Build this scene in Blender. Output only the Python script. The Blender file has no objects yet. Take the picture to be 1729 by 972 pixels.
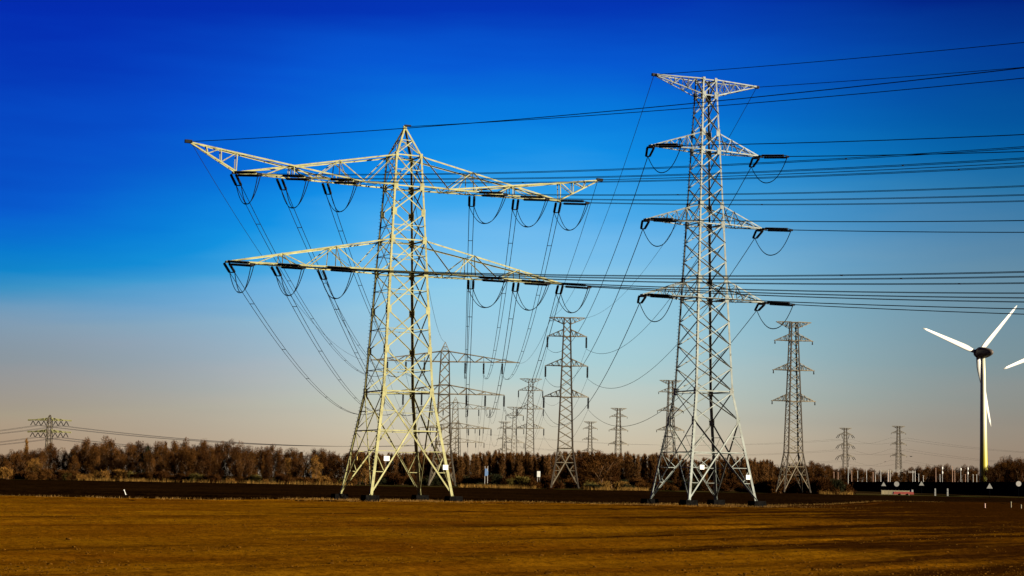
import bpy, math, random
import numpy as np
from mathutils import Vector, Matrix, Quaternion

random.seed(7); rng = np.random.default_rng(7)
R = math.radians
S = bpy.context.scene
COL = S.collection

# ------------------------------------------------------------------ camera
CAM_H = 2.85
F_PX, PITCH, ROLL, PW, PH = 3165.5, R(5.864), R(1.051), 1729.0, 972.0
fw = Vector((0, math.cos(PITCH), math.sin(PITCH)))
up = Vector((0, -math.sin(PITCH), math.cos(PITCH)))
rt = Vector((1, 0, 0))
rt2 = rt * math.cos(ROLL) + up * math.sin(ROLL)
up2 = -rt * math.sin(ROLL) + up * math.cos(ROLL)
cam = bpy.data.cameras.new('camera'); cam.lens = F_PX / PW * 36.0; cam.sensor_width = 36.0
cam.clip_start = 0.5; cam.clip_end = 20000
co = bpy.data.objects.new('camera', cam); COL.objects.link(co)
m = Matrix((rt2, up2, -fw)).transposed().to_4x4(); m.translation = Vector((0, 0, CAM_H))
co.matrix_world = m
S.camera = co

# ------------------------------------------------------------------ world, sun, exposure
EXPO = 1.5
SUN_EL, SUN_AZ = 15.0, 112.0            # azimuth clockwise from the view axis
SKY_STRENGTH = 0.1
S.view_settings.view_transform = 'Standard'; S.view_settings.look = 'None'
S.view_settings.gamma = 1.0; S.view_settings.use_curve_mapping = False
S.view_settings.exposure = EXPO

def lin(c):
    return [((x / 255.0) / 12.92 if x / 255.0 <= 0.04045 else ((x / 255.0 + 0.055) / 1.055) ** 2.4) for x in c]

W = bpy.data.worlds.new('World'); S.world = W; W.use_nodes = True
nt = W.node_tree; N = nt.nodes; LK = nt.links
sky = N.new('ShaderNodeTexSky'); sky.sky_type = 'NISHITA'; sky.sun_disc = False
sky.sun_elevation = R(SUN_EL); sky.sun_rotation = R(SUN_AZ)
tc = N.new('ShaderNodeTexCoord')
sep = N.new('ShaderNodeSeparateXYZ'); LK.new(tc.outputs['Generated'], sep.inputs[0])
def mt(op, a, b=None, c=None, clamp=False):
    n = N.new('ShaderNodeMath'); n.operation = op; n.use_clamp = clamp
    for i, v in enumerate((a, b, c)):
        if v is None: continue
        if isinstance(v, (int, float)): n.inputs[i].default_value = v
        else: LK.new(v, n.inputs[i])
    return n.outputs[0]
def sstep(v, a, b):
    n = N.new('ShaderNodeMapRange'); n.interpolation_type = 'SMOOTHSTEP'
    LK.new(v, n.inputs[0]); n.inputs[1].default_value = a; n.inputs[2].default_value = b
    return n.outputs[0]
el = mt('MULTIPLY', mt('ARCSINE', sep.outputs[2]), 57.2958)
az = mt('MULTIPLY', mt('ARCTAN2', sep.outputs[0], sep.outputs[1]), 57.2958)
left = mt('SUBTRACT', 1.0, sstep(az, -17.0, 0.5))
right = sstep(az, 2.0, 17.0)
# the deep blue reaches lower on the left (a clearer, polarised part of the sky)
d0 = mt('SUBTRACT', el, 7.0)
g = mt('ADD', mt('DIVIDE', mt('MINIMUM', d0, 0.0), 2.6), mt('DIVIDE', mt('MAXIMUM', d0, 0.0), 5.0))
bump = mt('EXPONENT', mt('MULTIPLY', mt('MULTIPLY', g, g), -1.0))
mp = N.new('ShaderNodeMapping'); LK.new(tc.outputs['Generated'], mp.inputs[0]); mp.inputs[3].default_value = (3, 3, 22)
nz = N.new('ShaderNodeTexNoise'); nz.inputs['Scale'].default_value = 2.2; nz.inputs['Detail'].default_value = 3
LK.new(mp.outputs[0], nz.inputs[0])
wob = mt('MULTIPLY', mt('SUBTRACT', nz.outputs[0], 0.5), 2.0)
el2 = mt('ADD', mt('ADD', el, mt('MULTIPLY', mt('MULTIPLY', bump, 5.2), left)), mt('MULTIPLY', wob, sstep(el, 0.0, 4.0)))
stops = [(0.0, (198, 184, 162)), (0.92, (195, 184, 166)), (2.0, (181, 185, 179)), (3.8, (152, 188, 204)), (5.97, (128, 182, 216)),
         (7.4, (100, 168, 220)), (8.85, (52, 148, 218)), (9.93, (14, 128, 214)), (11.0, (6, 110, 206)), (12.8, (5, 80, 195)),
         (14.6, (3, 48, 168)), (20.0, (2, 22, 110)), (30.0, (2, 18, 80))]
NIS = [(0, (2.6, 2.33, 1.42)), (1, (3.42, 3.25, 2.04)), (2, (3.62, 3.73, 2.55)), (4, (3.36, 3.98, 3.34)), (6, (2.86, 3.72, 3.69)),
       (8, (2.45, 3.37, 3.74)), (10, (2.14, 3.05, 3.65)), (12, (1.87, 2.74, 3.49)), (15, (1.6, 2.4, 3.24)), (20, (1.27, 1.96, 2.83)), (30, (0.92, 1.45, 2.25))]
ramp = N.new('ShaderNodeValToRGB'); ramp.color_ramp.interpolation = 'LINEAR'
els = ramp.color_ramp.elements
K = 4.0
for i, (e, c) in enumerate(stops):
    nv = [np.interp(e, [q[0] for q in NIS], [q[1][k] for q in NIS]) for k in range(3)]
    v = [lin(c)[k] / (2 ** EXPO * SKY_STRENGTH * nv[k]) / K for k in range(3)]
    s = els[i] if i < 2 else els.new(e / 30.0)
    s.position = e / 30.0; s.color = (*v, 1)
LK.new(mt('DIVIDE', el2, 30.0, clamp=True), ramp.inputs[0])
def vmix(fac, col):
    n = N.new('ShaderNodeMix'); n.data_type = 'RGBA'; LK.new(fac, n.inputs[0])
    n.inputs[6].default_value = (1, 1, 1, 1); n.inputs[7].default_value = (*col, 1); return n.outputs[2]
def vop(op, a, b):
    n = N.new('ShaderNodeVectorMath'); n.operation = op
    for i, v in enumerate((a, b)):
        if isinstance(v, tuple): n.inputs[i].default_value = v
        else: LK.new(v, n.inputs[i])
    return n.outputs[0]
cap = vop('MINIMUM', sky.outputs[0], (4.2, 4.2, 4.2))
cc = vop('MULTIPLY', cap, ramp.outputs[0])
cc = vop('MULTIPLY', cc, (K, K, K))
lowleft = mt('MULTIPLY', left, mt('SUBTRACT', 1.0, sstep(el, 3.0, 8.5)))
cc = vop('MULTIPLY', cc, vmix(lowleft, (0.66, 0.56, 0.48)))
cc = vop('MULTIPLY', cc, vmix(right, (0.62, 0.56, 0.53)))
mid = mt('MULTIPLY', sstep(az, -11, -2), mt('SUBTRACT', 1.0, sstep(az, 5, 14)))
cc = vop('MULTIPLY', cc, vmix(mid, (1.16, 1.16, 1.10)))
upl = mt('MULTIPLY', left, sstep(el, 6.5, 9.5))
cc = vop('MULTIPLY', cc, vmix(upl, (0.9, 0.66, 0.86)))
away = sstep(mt('ABSOLUTE', az), 22, 70)
cc = vop('MULTIPLY', cc, vmix(away, (0.42, 0.40, 0.45)))
bg = N['Background']; LK.new(cc, bg.inputs[0]); bg.inputs[1].default_value = SKY_STRENGTH

sl = bpy.data.lights.new('sun', 'SUN'); sl.energy = 4.7; sl.angle = R(0.53); sl.color = (1.0, 0.90, 0.72)
so = bpy.data.objects.new('sun', sl); COL.objects.link(so)
SUN_DIR = Vector((math.sin(R(SUN_AZ)) * math.cos(R(SUN_EL)), math.cos(R(SUN_AZ)) * math.cos(R(SUN_EL)), math.sin(R(SUN_EL))))
so.rotation_euler = SUN_DIR.to_track_quat('Z', 'Y').to_euler(); so.location = SUN_DIR * 300

# ------------------------------------------------------------------ helpers
def at(px, py, Y):
    """world point on the sight line through photo pixel (px, py) at depth Y"""
    d = fw + rt2 * ((px - PW / 2) / F_PX) - up2 * ((py - PH / 2) / F_PX)
    return Vector((0, 0, CAM_H)) + d * (Y / d.y)
def gx(px, Y, py=815):
    return at(px, py, Y).x

_c, _s = math.cos(-R(24.75)), math.sin(-R(24.75))
SUN_L = Vector((SUN_DIR.x * _c - SUN_DIR.y * _s, SUN_DIR.x * _s + SUN_DIR.y * _c, SUN_DIR.z))   # the sun seen from the pylons' own axes
class MB:
    def __init__(s): s.v = []; s.f = []
    def add(s, vs, fs):
        b = len(s.v); s.v += [tuple(v) for v in vs]; s.f += [tuple(b + i for i in f) for f in fs]
    def prism(s, p0, p1, poly, u, v):
        n = len(poly)
        vs = [p0 + u * a + v * b for a, b in poly] + [p1 + u * a + v * b for a, b in poly]
        fs = [(i, (i + 1) % n, n + (i + 1) % n, n + i) for i in range(n)]
        fs += [tuple(range(n - 1, -1, -1)), tuple(range(n, 2 * n))]
        s.add(vs, fs)
    def angle(s, p0, p1, w, n, side=1, out=False, off=0.0, t=None):
        """L-section steel bar lying on a lattice face whose outward normal is n"""
        p0 = Vector(p0); p1 = Vector(p1); n = Vector(n); t = t or max(0.02, w * 0.14)
        d = (p1 - p0).normalized(); n = (n - d * n.dot(d)).normalized()
        f = d.cross(n) * side; mdir = n if out else -n
        o = n * off - f * (w / 2)
        k = 1.0 if out else 0.7
        s.prism(p0 + o, p1 + o, [(0, 0), (w, 0), (w, t), (t, t), (t, w * k), (0, w * k)], f, mdir)
    def bar(s, p0, p1, w, n, shade=False, out=False, off=0.0, sun=None):
        """L bar whose standing flange sits on the sunward edge (shade) or on the lee edge"""
        p0 = Vector(p0); p1 = Vector(p1); n = Vector(n); d = (p1 - p0).normalized(); m_ = (n - d * n.dot(d)).normalized()
        toward = -(d.cross(m_)).dot(SUN_L) > 0
        s.angle(p0, p1, w, n, 1 if toward == shade else -1, out, off)
    def corner(s, p0, p1, w, u, v, t=None):
        p0 = Vector(p0); p1 = Vector(p1); t = t or w * 0.12
        d = (p1 - p0).normalized(); u = Vector(u); v = Vector(v)
        u = (u - d * u.dot(d)).normalized(); v = (v - d * v.dot(d)).normalized()
        s.prism(p0, p1, [(0, 0), (w, 0), (w, t), (t, t), (t, w), (0, w)], u, v)
    def box(s, c, sx, sy, sz, ux=Vector((1, 0, 0)), uy=Vector((0, 1, 0)), uz=Vector((0, 0, 1)), top=1.0):
        c = Vector(c); vs = []
        for z in (-1, 1):
            k = top if z > 0 else 1.0
            for x, y in ((-1, -1), (1, -1), (1, 1), (-1, 1)):
                vs.append(c + ux * (x * sx / 2 * k) + uy * (y * sy / 2 * k) + uz * (z * sz / 2))
        s.add(vs, [(3, 2, 1, 0), (4, 5, 6, 7), (0, 1, 5, 4), (1, 2, 6, 5), (2, 3, 7, 6), (3, 0, 4, 7)])
    def tube(s, pts, r, n=5, closed_ends=True):
        pts = [Vector(p) for p in pts]; rr = r if isinstance(r, (list, tuple)) else [r] * len(pts)
        b = len(s.v)
        for i, p in enumerate(pts):
            d = (pts[min(i + 1, len(pts) - 1)] - pts[max(i - 1, 0)]).normalized()
            a = Vector((0, 0, 1)) if abs(d.z) < 0.9 else Vector((1, 0, 0))
            u = d.cross(a).normalized(); w = d.cross(u)
            for k in range(n):
                t = 2 * math.pi * k / n
                s.v.append(tuple(p + (u * math.cos(t) + w * math.sin(t)) * rr[i]))
        for i in range(len(pts) - 1):
            for k in range(n):
                s.f.append((b + i * n + k, b + i * n + (k + 1) % n, b + (i + 1) * n + (k + 1) % n, b + (i + 1) * n + k))
        if closed_ends:
            s.f.append(tuple(b + k for k in range(n - 1, -1, -1)))
            e = b + (len(pts) - 1) * n; s.f.append(tuple(e + k for k in range(n)))
    def lathe(s, prof, n=10):
        s.tube_profile([(Vector((0, 0, z)), r) for r, z in prof], n)
    def tube_profile(s, pr, n):
        b = len(s.v)
        for p, r in pr:
            for k in range(n):
                t = 2 * math.pi * k / n
                s.v.append((p.x + r * math.cos(t), p.y + r * math.sin(t), p.z))
        for i in range(len(pr) - 1):
            for k in range(n):
                s.f.append((b + i * n + k, b + i * n + (k + 1) % n, b + (i + 1) * n + (k + 1) % n, b + (i + 1) * n + k))
        s.f.append(tuple(b + k for k in range(n - 1, -1, -1)))
        e = b + (len(pr) - 1) * n; s.f.append(tuple(e + k for k in range(n)))
    def mesh(s, name, mat=None, smooth=False):
        me = bpy.data.meshes.new(name); me.from_pydata(s.v, [], s.f); me.update()
        if mat: me.materials.append(mat)
        if smooth:
            me.polygons.foreach_set('use_smooth', [True] * len(me.polygons))
        return me
    def build(s, name, mat, parent=None, smooth=False):
        return link(name, s.mesh(name, mat, smooth), parent)

def link(name, me, parent=None):
    o = bpy.data.objects.new(name, me); COL.objects.link(o)
    if parent: o.parent = parent
    return o
def tag(o, label=None, cat=None, group=None, kind=None):
    if label: o['label'] = label
    if cat: o['category'] = cat
    if group: o['group'] = group
    if kind: o['kind'] = kind
    return o
def thing(name, label, cat, loc=(0, 0, 0), rz=0.0, group=None):
    o = bpy.data.objects.new(name, None); COL.objects.link(o); o.empty_display_size = 0.5
    o.location = loc; o.rotation_euler = (0, 0, rz)
    return tag(o, label, cat, group)
def dup(root, loc, rz=0.0, label=None, group=None, sc=None, skip=()):
    r = root.copy(); COL.objects.link(r); r.location = loc; r.rotation_euler = (0, 0, rz)
    if sc is not None: r.scale = sc
    if label: r['label'] = label
    if group: r['group'] = group
    for ch in list(root.children):
        if ch.name.split('.')[0] in skip: continue
        c = ch.copy(); COL.objects.link(c); c.parent = r
        for gch in ch.children:
            d = gch.copy(); COL.objects.link(d); d.parent = c
    return r

# ------------------------------------------------------------------ materials
def mat(name, col, rough=0.7, rnd=0.0, rust=0.0, **kw):
    M = mat_(name, col, rough, **kw)
    n = M.node_tree.nodes; l = M.node_tree.links; b = n['Principled BSDF']; src = b.inputs['Base Color'].links[0].from_socket
    if rust:
        t = n.new('ShaderNodeTexCoord'); q = n.new('ShaderNodeTexNoise'); q.inputs['Scale'].default_value = 0.9; q.inputs['Detail'].default_value = 9; q.inputs['Roughness'].default_value = .75; l.new(t.outputs['Object'], q.inputs[0])
        r = n.new('ShaderNodeMapRange'); l.new(q.outputs[0], r.inputs[0]); r.inputs[1].default_value = .52; r.inputs[2].default_value = .68; r.inputs[4].default_value = rust
        x = n.new('ShaderNodeMix'); x.data_type = 'RGBA'; l.new(r.outputs[0], x.inputs[0]); l.new(src, x.inputs[6]); x.inputs[7].default_value = (.07, .045, .022, 1); src = x.outputs[2]
    if rnd:
        o = n.new('ShaderNodeObjectInfo'); r = n.new('ShaderNodeMapRange'); l.new(o.outputs['Random'], r.inputs[0]); r.inputs[3].default_value = 1 - rnd; r.inputs[4].default_value = 1 + rnd
        x = n.new('ShaderNodeVectorMath'); x.operation = 'SCALE'; l.new(src, x.inputs[0]); l.new(r.outputs[0], x.inputs[3]); src = x.outputs[0]
    l.new(src, b.inputs['Base Color']); return M
def mat_(name, col, rough=0.7, metal=0.0, var=0.25, scale=2.0, bump=0.0, bscale=8.0, col2=None, stretch=None, spec=0.4, coords='Object', detail=4):
    M = bpy.data.materials.new(name); M.use_nodes = True
    n = M.node_tree.nodes; l = M.node_tree.links; b = n['Principled BSDF']
    b.inputs['Roughness'].default_value = rough; b.inputs['Metallic'].default_value = metal
    b.inputs['Specular IOR Level'].default_value = spec
    t = n.new('ShaderNodeTexCoord'); src = t.outputs[coords]
    if stretch:
        mp = n.new('ShaderNodeMapping'); mp.inputs[3].default_value = stretch; l.new(src, mp.inputs[0]); src = mp.outputs[0]
    nz = n.new('ShaderNodeTexNoise'); nz.inputs['Scale'].default_value = scale; nz.inputs['Detail'].default_value = detail
    l.new(src, nz.inputs[0])
    rp = n.new('ShaderNodeValToRGB')
    c2 = col2 or tuple(min(1, c * (1 + var)) for c in col); c1 = col if col2 else tuple(c * (1 - var) for c in col)
    rp.color_ramp.elements[0].position = 0.35; rp.color_ramp.elements[1].position = 0.68
    rp.color_ramp.elements[0].color = (*c1, 1); rp.color_ramp.elements[1].color = (*c2, 1)
    l.new(nz.outputs[0], rp.inputs[0]); l.new(rp.outputs[0], b.inputs['Base Color'])
    if bump:
        n2 = n.new('ShaderNodeTexNoise'); n2.inputs['Scale'].default_value = bscale; n2.inputs['Detail'].default_value = 6
        l.new(src, n2.inputs[0])
        bp = n.new('ShaderNodeBump'); bp.inputs['Strength'].default_value = bump; bp.inputs['Distance'].default_value = 0.1
        l.new(n2.outputs[0], bp.inputs['Height']); l.new(bp.outputs[0], b.inputs['Normal'])
    return M
M_YEL = mat('pale_yellow_steel', (0.215, 0.203, 0.085), 0.65, rnd=.12, rust=.75, var=0.16, scale=1.3, col2=(0.285, 0.27, 0.118), spec=0.2, bump=0.1, bscale=9)
M_GRY = mat('galvanised_steel', (0.135, 0.15, 0.132), 0.6, rnd=.12, rust=.75, var=0.2, scale=1.1, col2=(0.205, 0.222, 0.195), spec=0.2, bump=0.1, bscale=9)
M_FAR = mat('far_steel_lit', (0.14, 0.115, 0.075), 0.8, var=0.2, scale=0.6, col2=(0.20, 0.165, 0.11), spec=0.1)  # sunlit tone of the far steel put into the colour, for lattice and arms
M_FARD = mat('far_steel_shaded', (0.05, 0.04, 0.03), 0.85, var=0.25, scale=0.6, spec=0.05)  # shaded tone of the same far steel put into the colour, for legs
M_INS = mat('dark_insulator_glaze', (0.006, 0.005, 0.005), 0.6, var=0.3, scale=5, spec=0.08)
M_WIRE = mat('weathered_cable', (0.010, 0.010, 0.012), 0.8, var=0.2, scale=3, spec=0.0)
M_BIT = mat('bitumen_coated_concrete', (0.005, 0.0045, 0.004), 0.95, var=0.4, scale=3, bump=0.4, bscale=10, spec=0.0)
M_PLW = mat('white_plate', (0.62, 0.61, 0.56), 0.5, var=0.05)
M_SIGN = mat('dulled_sign_face', (0.20, 0.195, 0.175), 0.6, var=0.15, scale=1.5)
M_PLY = mat('yellow_plate', (0.55, 0.38, 0.05), 0.5, var=0.08)
M_TWD = mat('dark_brown_twigs', (0.036, 0.014, 0.004), 0.9, var=0.4, scale=0.25, spec=0.0)
M_TWB = mat('russet_twigs', (0.060, 0.0245, 0.006), 0.9, var=0.4, scale=0.25, spec=0.0)
M_TWG = mat('golden_twigs', (0.15, 0.070, 0.015), 0.9, var=0.3, scale=0.3, spec=0.0)
M_TWP = mat('tan_poplar_twigs', (0.088, 0.040, 0.012), 0.9, var=0.35, scale=0.25, spec=0.0)
M_OLV = mat('olive_twigs', (0.085, 0.062, 0.015), 0.9, var=0.3, scale=0.3, spec=0.0)
M_EVG = mat('dark_evergreen', (0.018, 0.018, 0.008), 0.9, var=0.4, scale=0.3, spec=0.0)
M_TRK = mat('bark', (0.09, 0.05, 0.025), 0.9, var=0.35, scale=1.0, spec=0.0)
M_REED = mat('dry_reed', (0.16, 0.085, 0.02), 0.9, var=0.35, scale=0.25, spec=0.0)
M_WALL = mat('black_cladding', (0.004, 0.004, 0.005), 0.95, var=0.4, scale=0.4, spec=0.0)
M_POST = mat('pale_metal', (0.30, 0.28, 0.25), 0.5, var=0.12)
M_POSTO = mat('rusty_pole', (0.30, 0.15, 0.08), 0.6, var=0.2)
M_WHITE = mat('white_gloss_paint', (0.44, 0.43, 0.39), 0.45, var=0.03, scale=0.05)
M_DKNAC = mat('dark_nacelle_paint', (0.085, 0.065, 0.05), 0.5, var=0.12, scale=0.3)
M_RED = mat('faded_red_paint', (0.20, 0.03, 0.02), 0.5, var=0.15, scale=1)
M_CREAM = mat('cream_board', (0.20, 0.16, 0.085), 0.7, var=0.2, scale=0.6)
M_BLUE = mat('blue_sign_paint', (0.12, 0.20, 0.36), 0.5, var=0.08)
M_BIRD = mat('dark_feathers', (0.02, 0.018, 0.016), 0.8, var=0.3)

def tower_paint():
    M = bpy.data.materials.new('banded_tower_paint'); M.use_nodes = True
    n = M.node_tree.nodes; l = M.node_tree.links; b = n['Principled BSDF']; b.inputs['Roughness'].default_value = 0.45
    t = n.new('ShaderNodeTexCoord'); s = n.new('ShaderNodeSeparateXYZ'); l.new(t.outputs['Object'], s.inputs[0])
    dv = n.new('ShaderNodeMath'); dv.operation = 'DIVIDE'; dv.inputs[1].default_value = 85; l.new(s.outputs[2], dv.inputs[0])
    r = n.new('ShaderNodeValToRGB'); l.new(dv.outputs[0], r.inputs[0])
    r.color_ramp.elements[0].position = 0.0; r.color_ramp.elements[0].color = (0.26, 0.25, 0.012, 1)
    r.color_ramp.elements[1].position = 0.5; r.color_ramp.elements[1].color = (0.46, 0.44, 0.30, 1)
    e = r.color_ramp.elements.new(0.24); e.color = (0.36, 0.30, 0.010, 1)
    e = r.color_ramp.elements.new(0.34); e.color = (0.40, 0.36, 0.09, 1)
    l.new(r.outputs[0], b.inputs['Base Color']); return M
M_TOWER = tower_paint()

def soil(name, cols, streak=(0.05, 0.5, 0.5), bump=0.5, bs=3.0, dist=0.1, rough=1.0):
    M = bpy.data.materials.new(name); M.use_nodes = True
    n = M.node_tree.nodes; l = M.node_tree.links; b = n['Principled BSDF']
    b.inputs['Roughness'].default_value = rough; b.inputs['Specular IOR Level'].default_value = 0.0
    t = n.new('ShaderNodeTexCoord')
    mp = n.new('ShaderNodeMapping'); mp.inputs[3].default_value = streak; mp.inputs[2].default_value = (0, 0, R(4)); l.new(t.outputs['Object'], mp.inputs[0])
    a = n.new('ShaderNodeTexNoise'); a.inputs['Scale'].default_value = 0.55; a.inputs['Detail'].default_value = 8; a.inputs['Roughness'].default_value = 0.62
    l.new(mp.outputs[0], a.inputs[0])
    r = n.new('ShaderNodeValToRGB'); l.new(a.outputs[0], r.inputs[0])
    for i, (p, c) in enumerate(cols):
        e = r.color_ramp.elements[i] if i < 2 else r.color_ramp.elements.new(p)
        e.position = p; e.color = (*c, 1)
    f = n.new('ShaderNodeTexNoise'); f.inputs['Scale'].default_value = 2.5; f.inputs['Detail'].default_value = 8; f.inputs['Roughness'].default_value = 0.75
    l.new(t.outputs['Object'], f.inputs[0])
    r2 = n.new('ShaderNodeValToRGB'); l.new(f.outputs[0], r2.inputs[0])
    r2.color_ramp.elements[0].position = 0.36; r2.color_ramp.elements[0].color = (0.45, 0.40, 0.36, 1)
    r2.color_ramp.elements[1].position = 0.56; r2.color_ramp.elements[1].color = (1.06, 1.03, 1.0, 1)
    mx = n.new('ShaderNodeMix'); mx.data_type = 'RGBA'; mx.blend_type = 'MULTIPLY'; mx.inputs[0].default_value = 0.85
    l.new(r.outputs[0], mx.inputs[6]); l.new(r2.outputs[0], mx.inputs[7]); l.new(mx.outputs[2], b.inputs['Base Color'])
    bp = n.new('ShaderNodeBump'); bp.inputs['Strength'].default_value = bump; bp.inputs['Distance'].default_value = dist
    g = n.new('ShaderNodeTexNoise'); g.inputs['Scale'].default_value = bs; g.inputs['Detail'].default_value = 5; l.new(t.outputs['Object'], g.inputs[0])
    l.new(g.outputs[0], bp.inputs['Height']); l.new(bp.outputs[0], b.inputs['Normal'])
    return M
def field_soil():
    M = bpy.data.materials.new('tilled_ochre_soil'); M.use_nodes = True
    n = M.node_tree.nodes; l = M.node_tree.links; b = n['Principled BSDF']
    b.inputs['Roughness'].default_value = 1; b.inputs['Specular IOR Level'].default_value = 0
    t = n.new('ShaderNodeTexCoord')
    r0 = n.new('ShaderNodeMapping'); r0.inputs[2].default_value = (0, 0, R(-52)); l.new(t.outputs['Object'], r0.inputs[0])
    def noise(src, sc, det=6, rough=.6, scale3=None):
        if scale3:
            m_ = n.new('ShaderNodeMapping'); m_.inputs[3].default_value = scale3; l.new(src, m_.inputs[0]); src = m_.outputs[0]
        q = n.new('ShaderNodeTexNoise'); q.inputs['Scale'].default_value = sc; q.inputs['Detail'].default_value = det; q.inputs['Roughness'].default_value = rough
        l.new(src, q.inputs[0]); return q.outputs[0]
    def ramp(src, st):
        q = n.new('ShaderNodeValToRGB'); l.new(src, q.inputs[0])
        for i, (p, c) in enumerate(st):
            e = q.color_ramp.elements[i] if i < 2 else q.color_ramp.elements.new(p)
            e.position = p; e.color = (*c, 1)
        return q.outputs[0]
    def mix(fac, a_, b_, mode='MIX'):
        q = n.new('ShaderNodeMix'); q.data_type = 'RGBA'; q.blend_type = mode
        if isinstance(fac, float): q.inputs[0].default_value = fac
        else: l.new(fac, q.inputs[0])
        for k, v in ((6, a_), (7, b_)):
            if isinstance(v, tuple): q.inputs[k].default_value = (*v, 1)
            else: l.new(v, q.inputs[k])
        return q.outputs[2]
    def math_(op, a_, b_):
        q = n.new('ShaderNodeMath'); q.operation = op
        for k, v in enumerate((a_, b_)):
            if isinstance(v, (int, float)): q.inputs[k].default_value = v
            else: l.new(v, q.inputs[k])
        return q.outputs[0]
    base = ramp(noise(t.outputs['Object'], .07, 5, .6), [(.35, (.110, .038, .0012)), (.65, (.158, .067, .0018))])
    rows = ramp(noise(r0.outputs[0], .5, 7, .65, (.05, .6, 1)), [(.34, (.62, .55, .5)), (.56, (1.06, 1.04, 1))])
    c = mix(.7, base, rows, 'MULTIPLY')
    fine = ramp(noise(t.outputs['Object'], 2.2, 9, .78), [(.38, (.38, .32, .3)), (.53, (1.05, 1.05, 1.05))])
    c = mix(.8, c, fine, 'MULTIPLY')
    # damp dark bands along the rows; lens falloff to the right painted in as well
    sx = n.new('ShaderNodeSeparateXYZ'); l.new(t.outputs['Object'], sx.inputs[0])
    damp_falloff = math_('ADD', noise(r0.outputs[0], .22, 6, .62, (.12, .9, 1)), math_('MULTIPLY', math_('MAXIMUM', math_('ADD', sx.outputs[0], -2.0), -8.0), .0048))
    damp_falloff = math_('ADD', damp_falloff, math_('MULTIPLY', math_('SUBTRACT', noise(t.outputs['Object'], .9, 8, .8), .5), .22))
    damp_falloff = math_('ADD', damp_falloff, math_('MULTIPLY', math_('MULTIPLY', math_('MAXIMUM', sx.outputs[0], 0.0), math_('MAXIMUM', math_('SUBTRACT', 105.0, sx.outputs[1]), 0.0)), .00014))
    wf = ramp(damp_falloff, [(.50, (0, 0, 0)), (.66, (1, 1, 1))])
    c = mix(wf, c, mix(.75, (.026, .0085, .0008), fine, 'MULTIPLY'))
    l.new(c, b.inputs['Base Color'])
    bp = n.new('ShaderNodeBump'); bp.inputs['Strength'].default_value = .6; bp.inputs['Distance'].default_value = .12
    l.new(noise(t.outputs['Object'], 3.0, 7, .7), bp.inputs['Height']); l.new(bp.outputs[0], b.inputs['Normal'])
    return M
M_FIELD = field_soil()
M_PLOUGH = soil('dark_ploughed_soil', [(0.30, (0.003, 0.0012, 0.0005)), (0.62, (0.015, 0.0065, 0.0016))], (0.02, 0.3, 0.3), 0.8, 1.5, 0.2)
M_GRASS = soil('verge_turf', [(0.30, (0.022, 0.018, 0.004)), (0.65, (0.050, 0.046, 0.010))], (0.05, 0.3, 0.3), 0.4)
M_LAND = soil('distant_heath', [(0.30, (0.022, 0.014, 0.005)), (0.65, (0.06, 0.038, 0.012))], (0.02, 0.05, 0.05), 0.4)
M_CLOD = mat('soil_clod', (0.07, 0.028, 0.002), 1.0, var=0.5, scale=0.6, spec=0.03)
M_DRY = mat('dry_straw', (0.16, 0.085, 0.022), 0.95, var=0.4, scale=0.4, spec=0.0)

# ------------------------------------------------------------------ ground
def smooth_noise(x, y, seed, sx, sy):
    r = np.random.default_rng(seed); T = r.random((64, 64))
    u, v = x / sx, y / sy
    i, j = np.floor(u).astype(int), np.floor(v).astype(int); a, b = u - i, v - j
    a, b = a * a * (3 - 2 * a), b * b * (3 - 2 * b)
    q = lambda p, s: T[p % 64, s % 64]
    return (q(i, j) * (1 - a) + q(i + 1, j) * a) * (1 - b) + (q(i, j + 1) * (1 - a) + q(i + 1, j + 1) * a) * b - 0.5
YB = np.array([(-400, 200), (-110, 205), (-60, 215), (-34, 224), (-26, 250), (3, 255), (12, 246), (18, 264), (38, 270), (52, 305), (75, 380), (110, 410), (400, 480)], float)
def yb(x):
    return np.interp(x, YB[:, 0], YB[:, 1]) + 5 * smooth_noise(x, x * 0, 3, 9, 9) + 3 * smooth_noise(x, x * 0 + 5, 4, 2.1, 9)
def sheet(name, xs, ts, y0, y1, zf, mat_):
    X, T = np.meshgrid(xs, ts); Y = y0(X) + (y1(X) - y0(X)) * T; Z = zf(X, Y)
    v = np.stack([X, Y, Z], -1).reshape(-1, 3); nx, ny = len(xs), len(ts)
    idx = np.arange(nx * ny).reshape(ny, nx)
    f = np.stack([idx[:-1, :-1], idx[:-1, 1:], idx[1:, 1:], idx[1:, :-1]], -1).reshape(-1, 4)
    me = bpy.data.meshes.new(name); me.from_pydata(v.tolist(), [], f.tolist()); me.materials.append(mat_); me.update()
    me.polygons.foreach_set('use_smooth', [True] * len(me.polygons))
    return tag(link(name, me), kind='structure')
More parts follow.
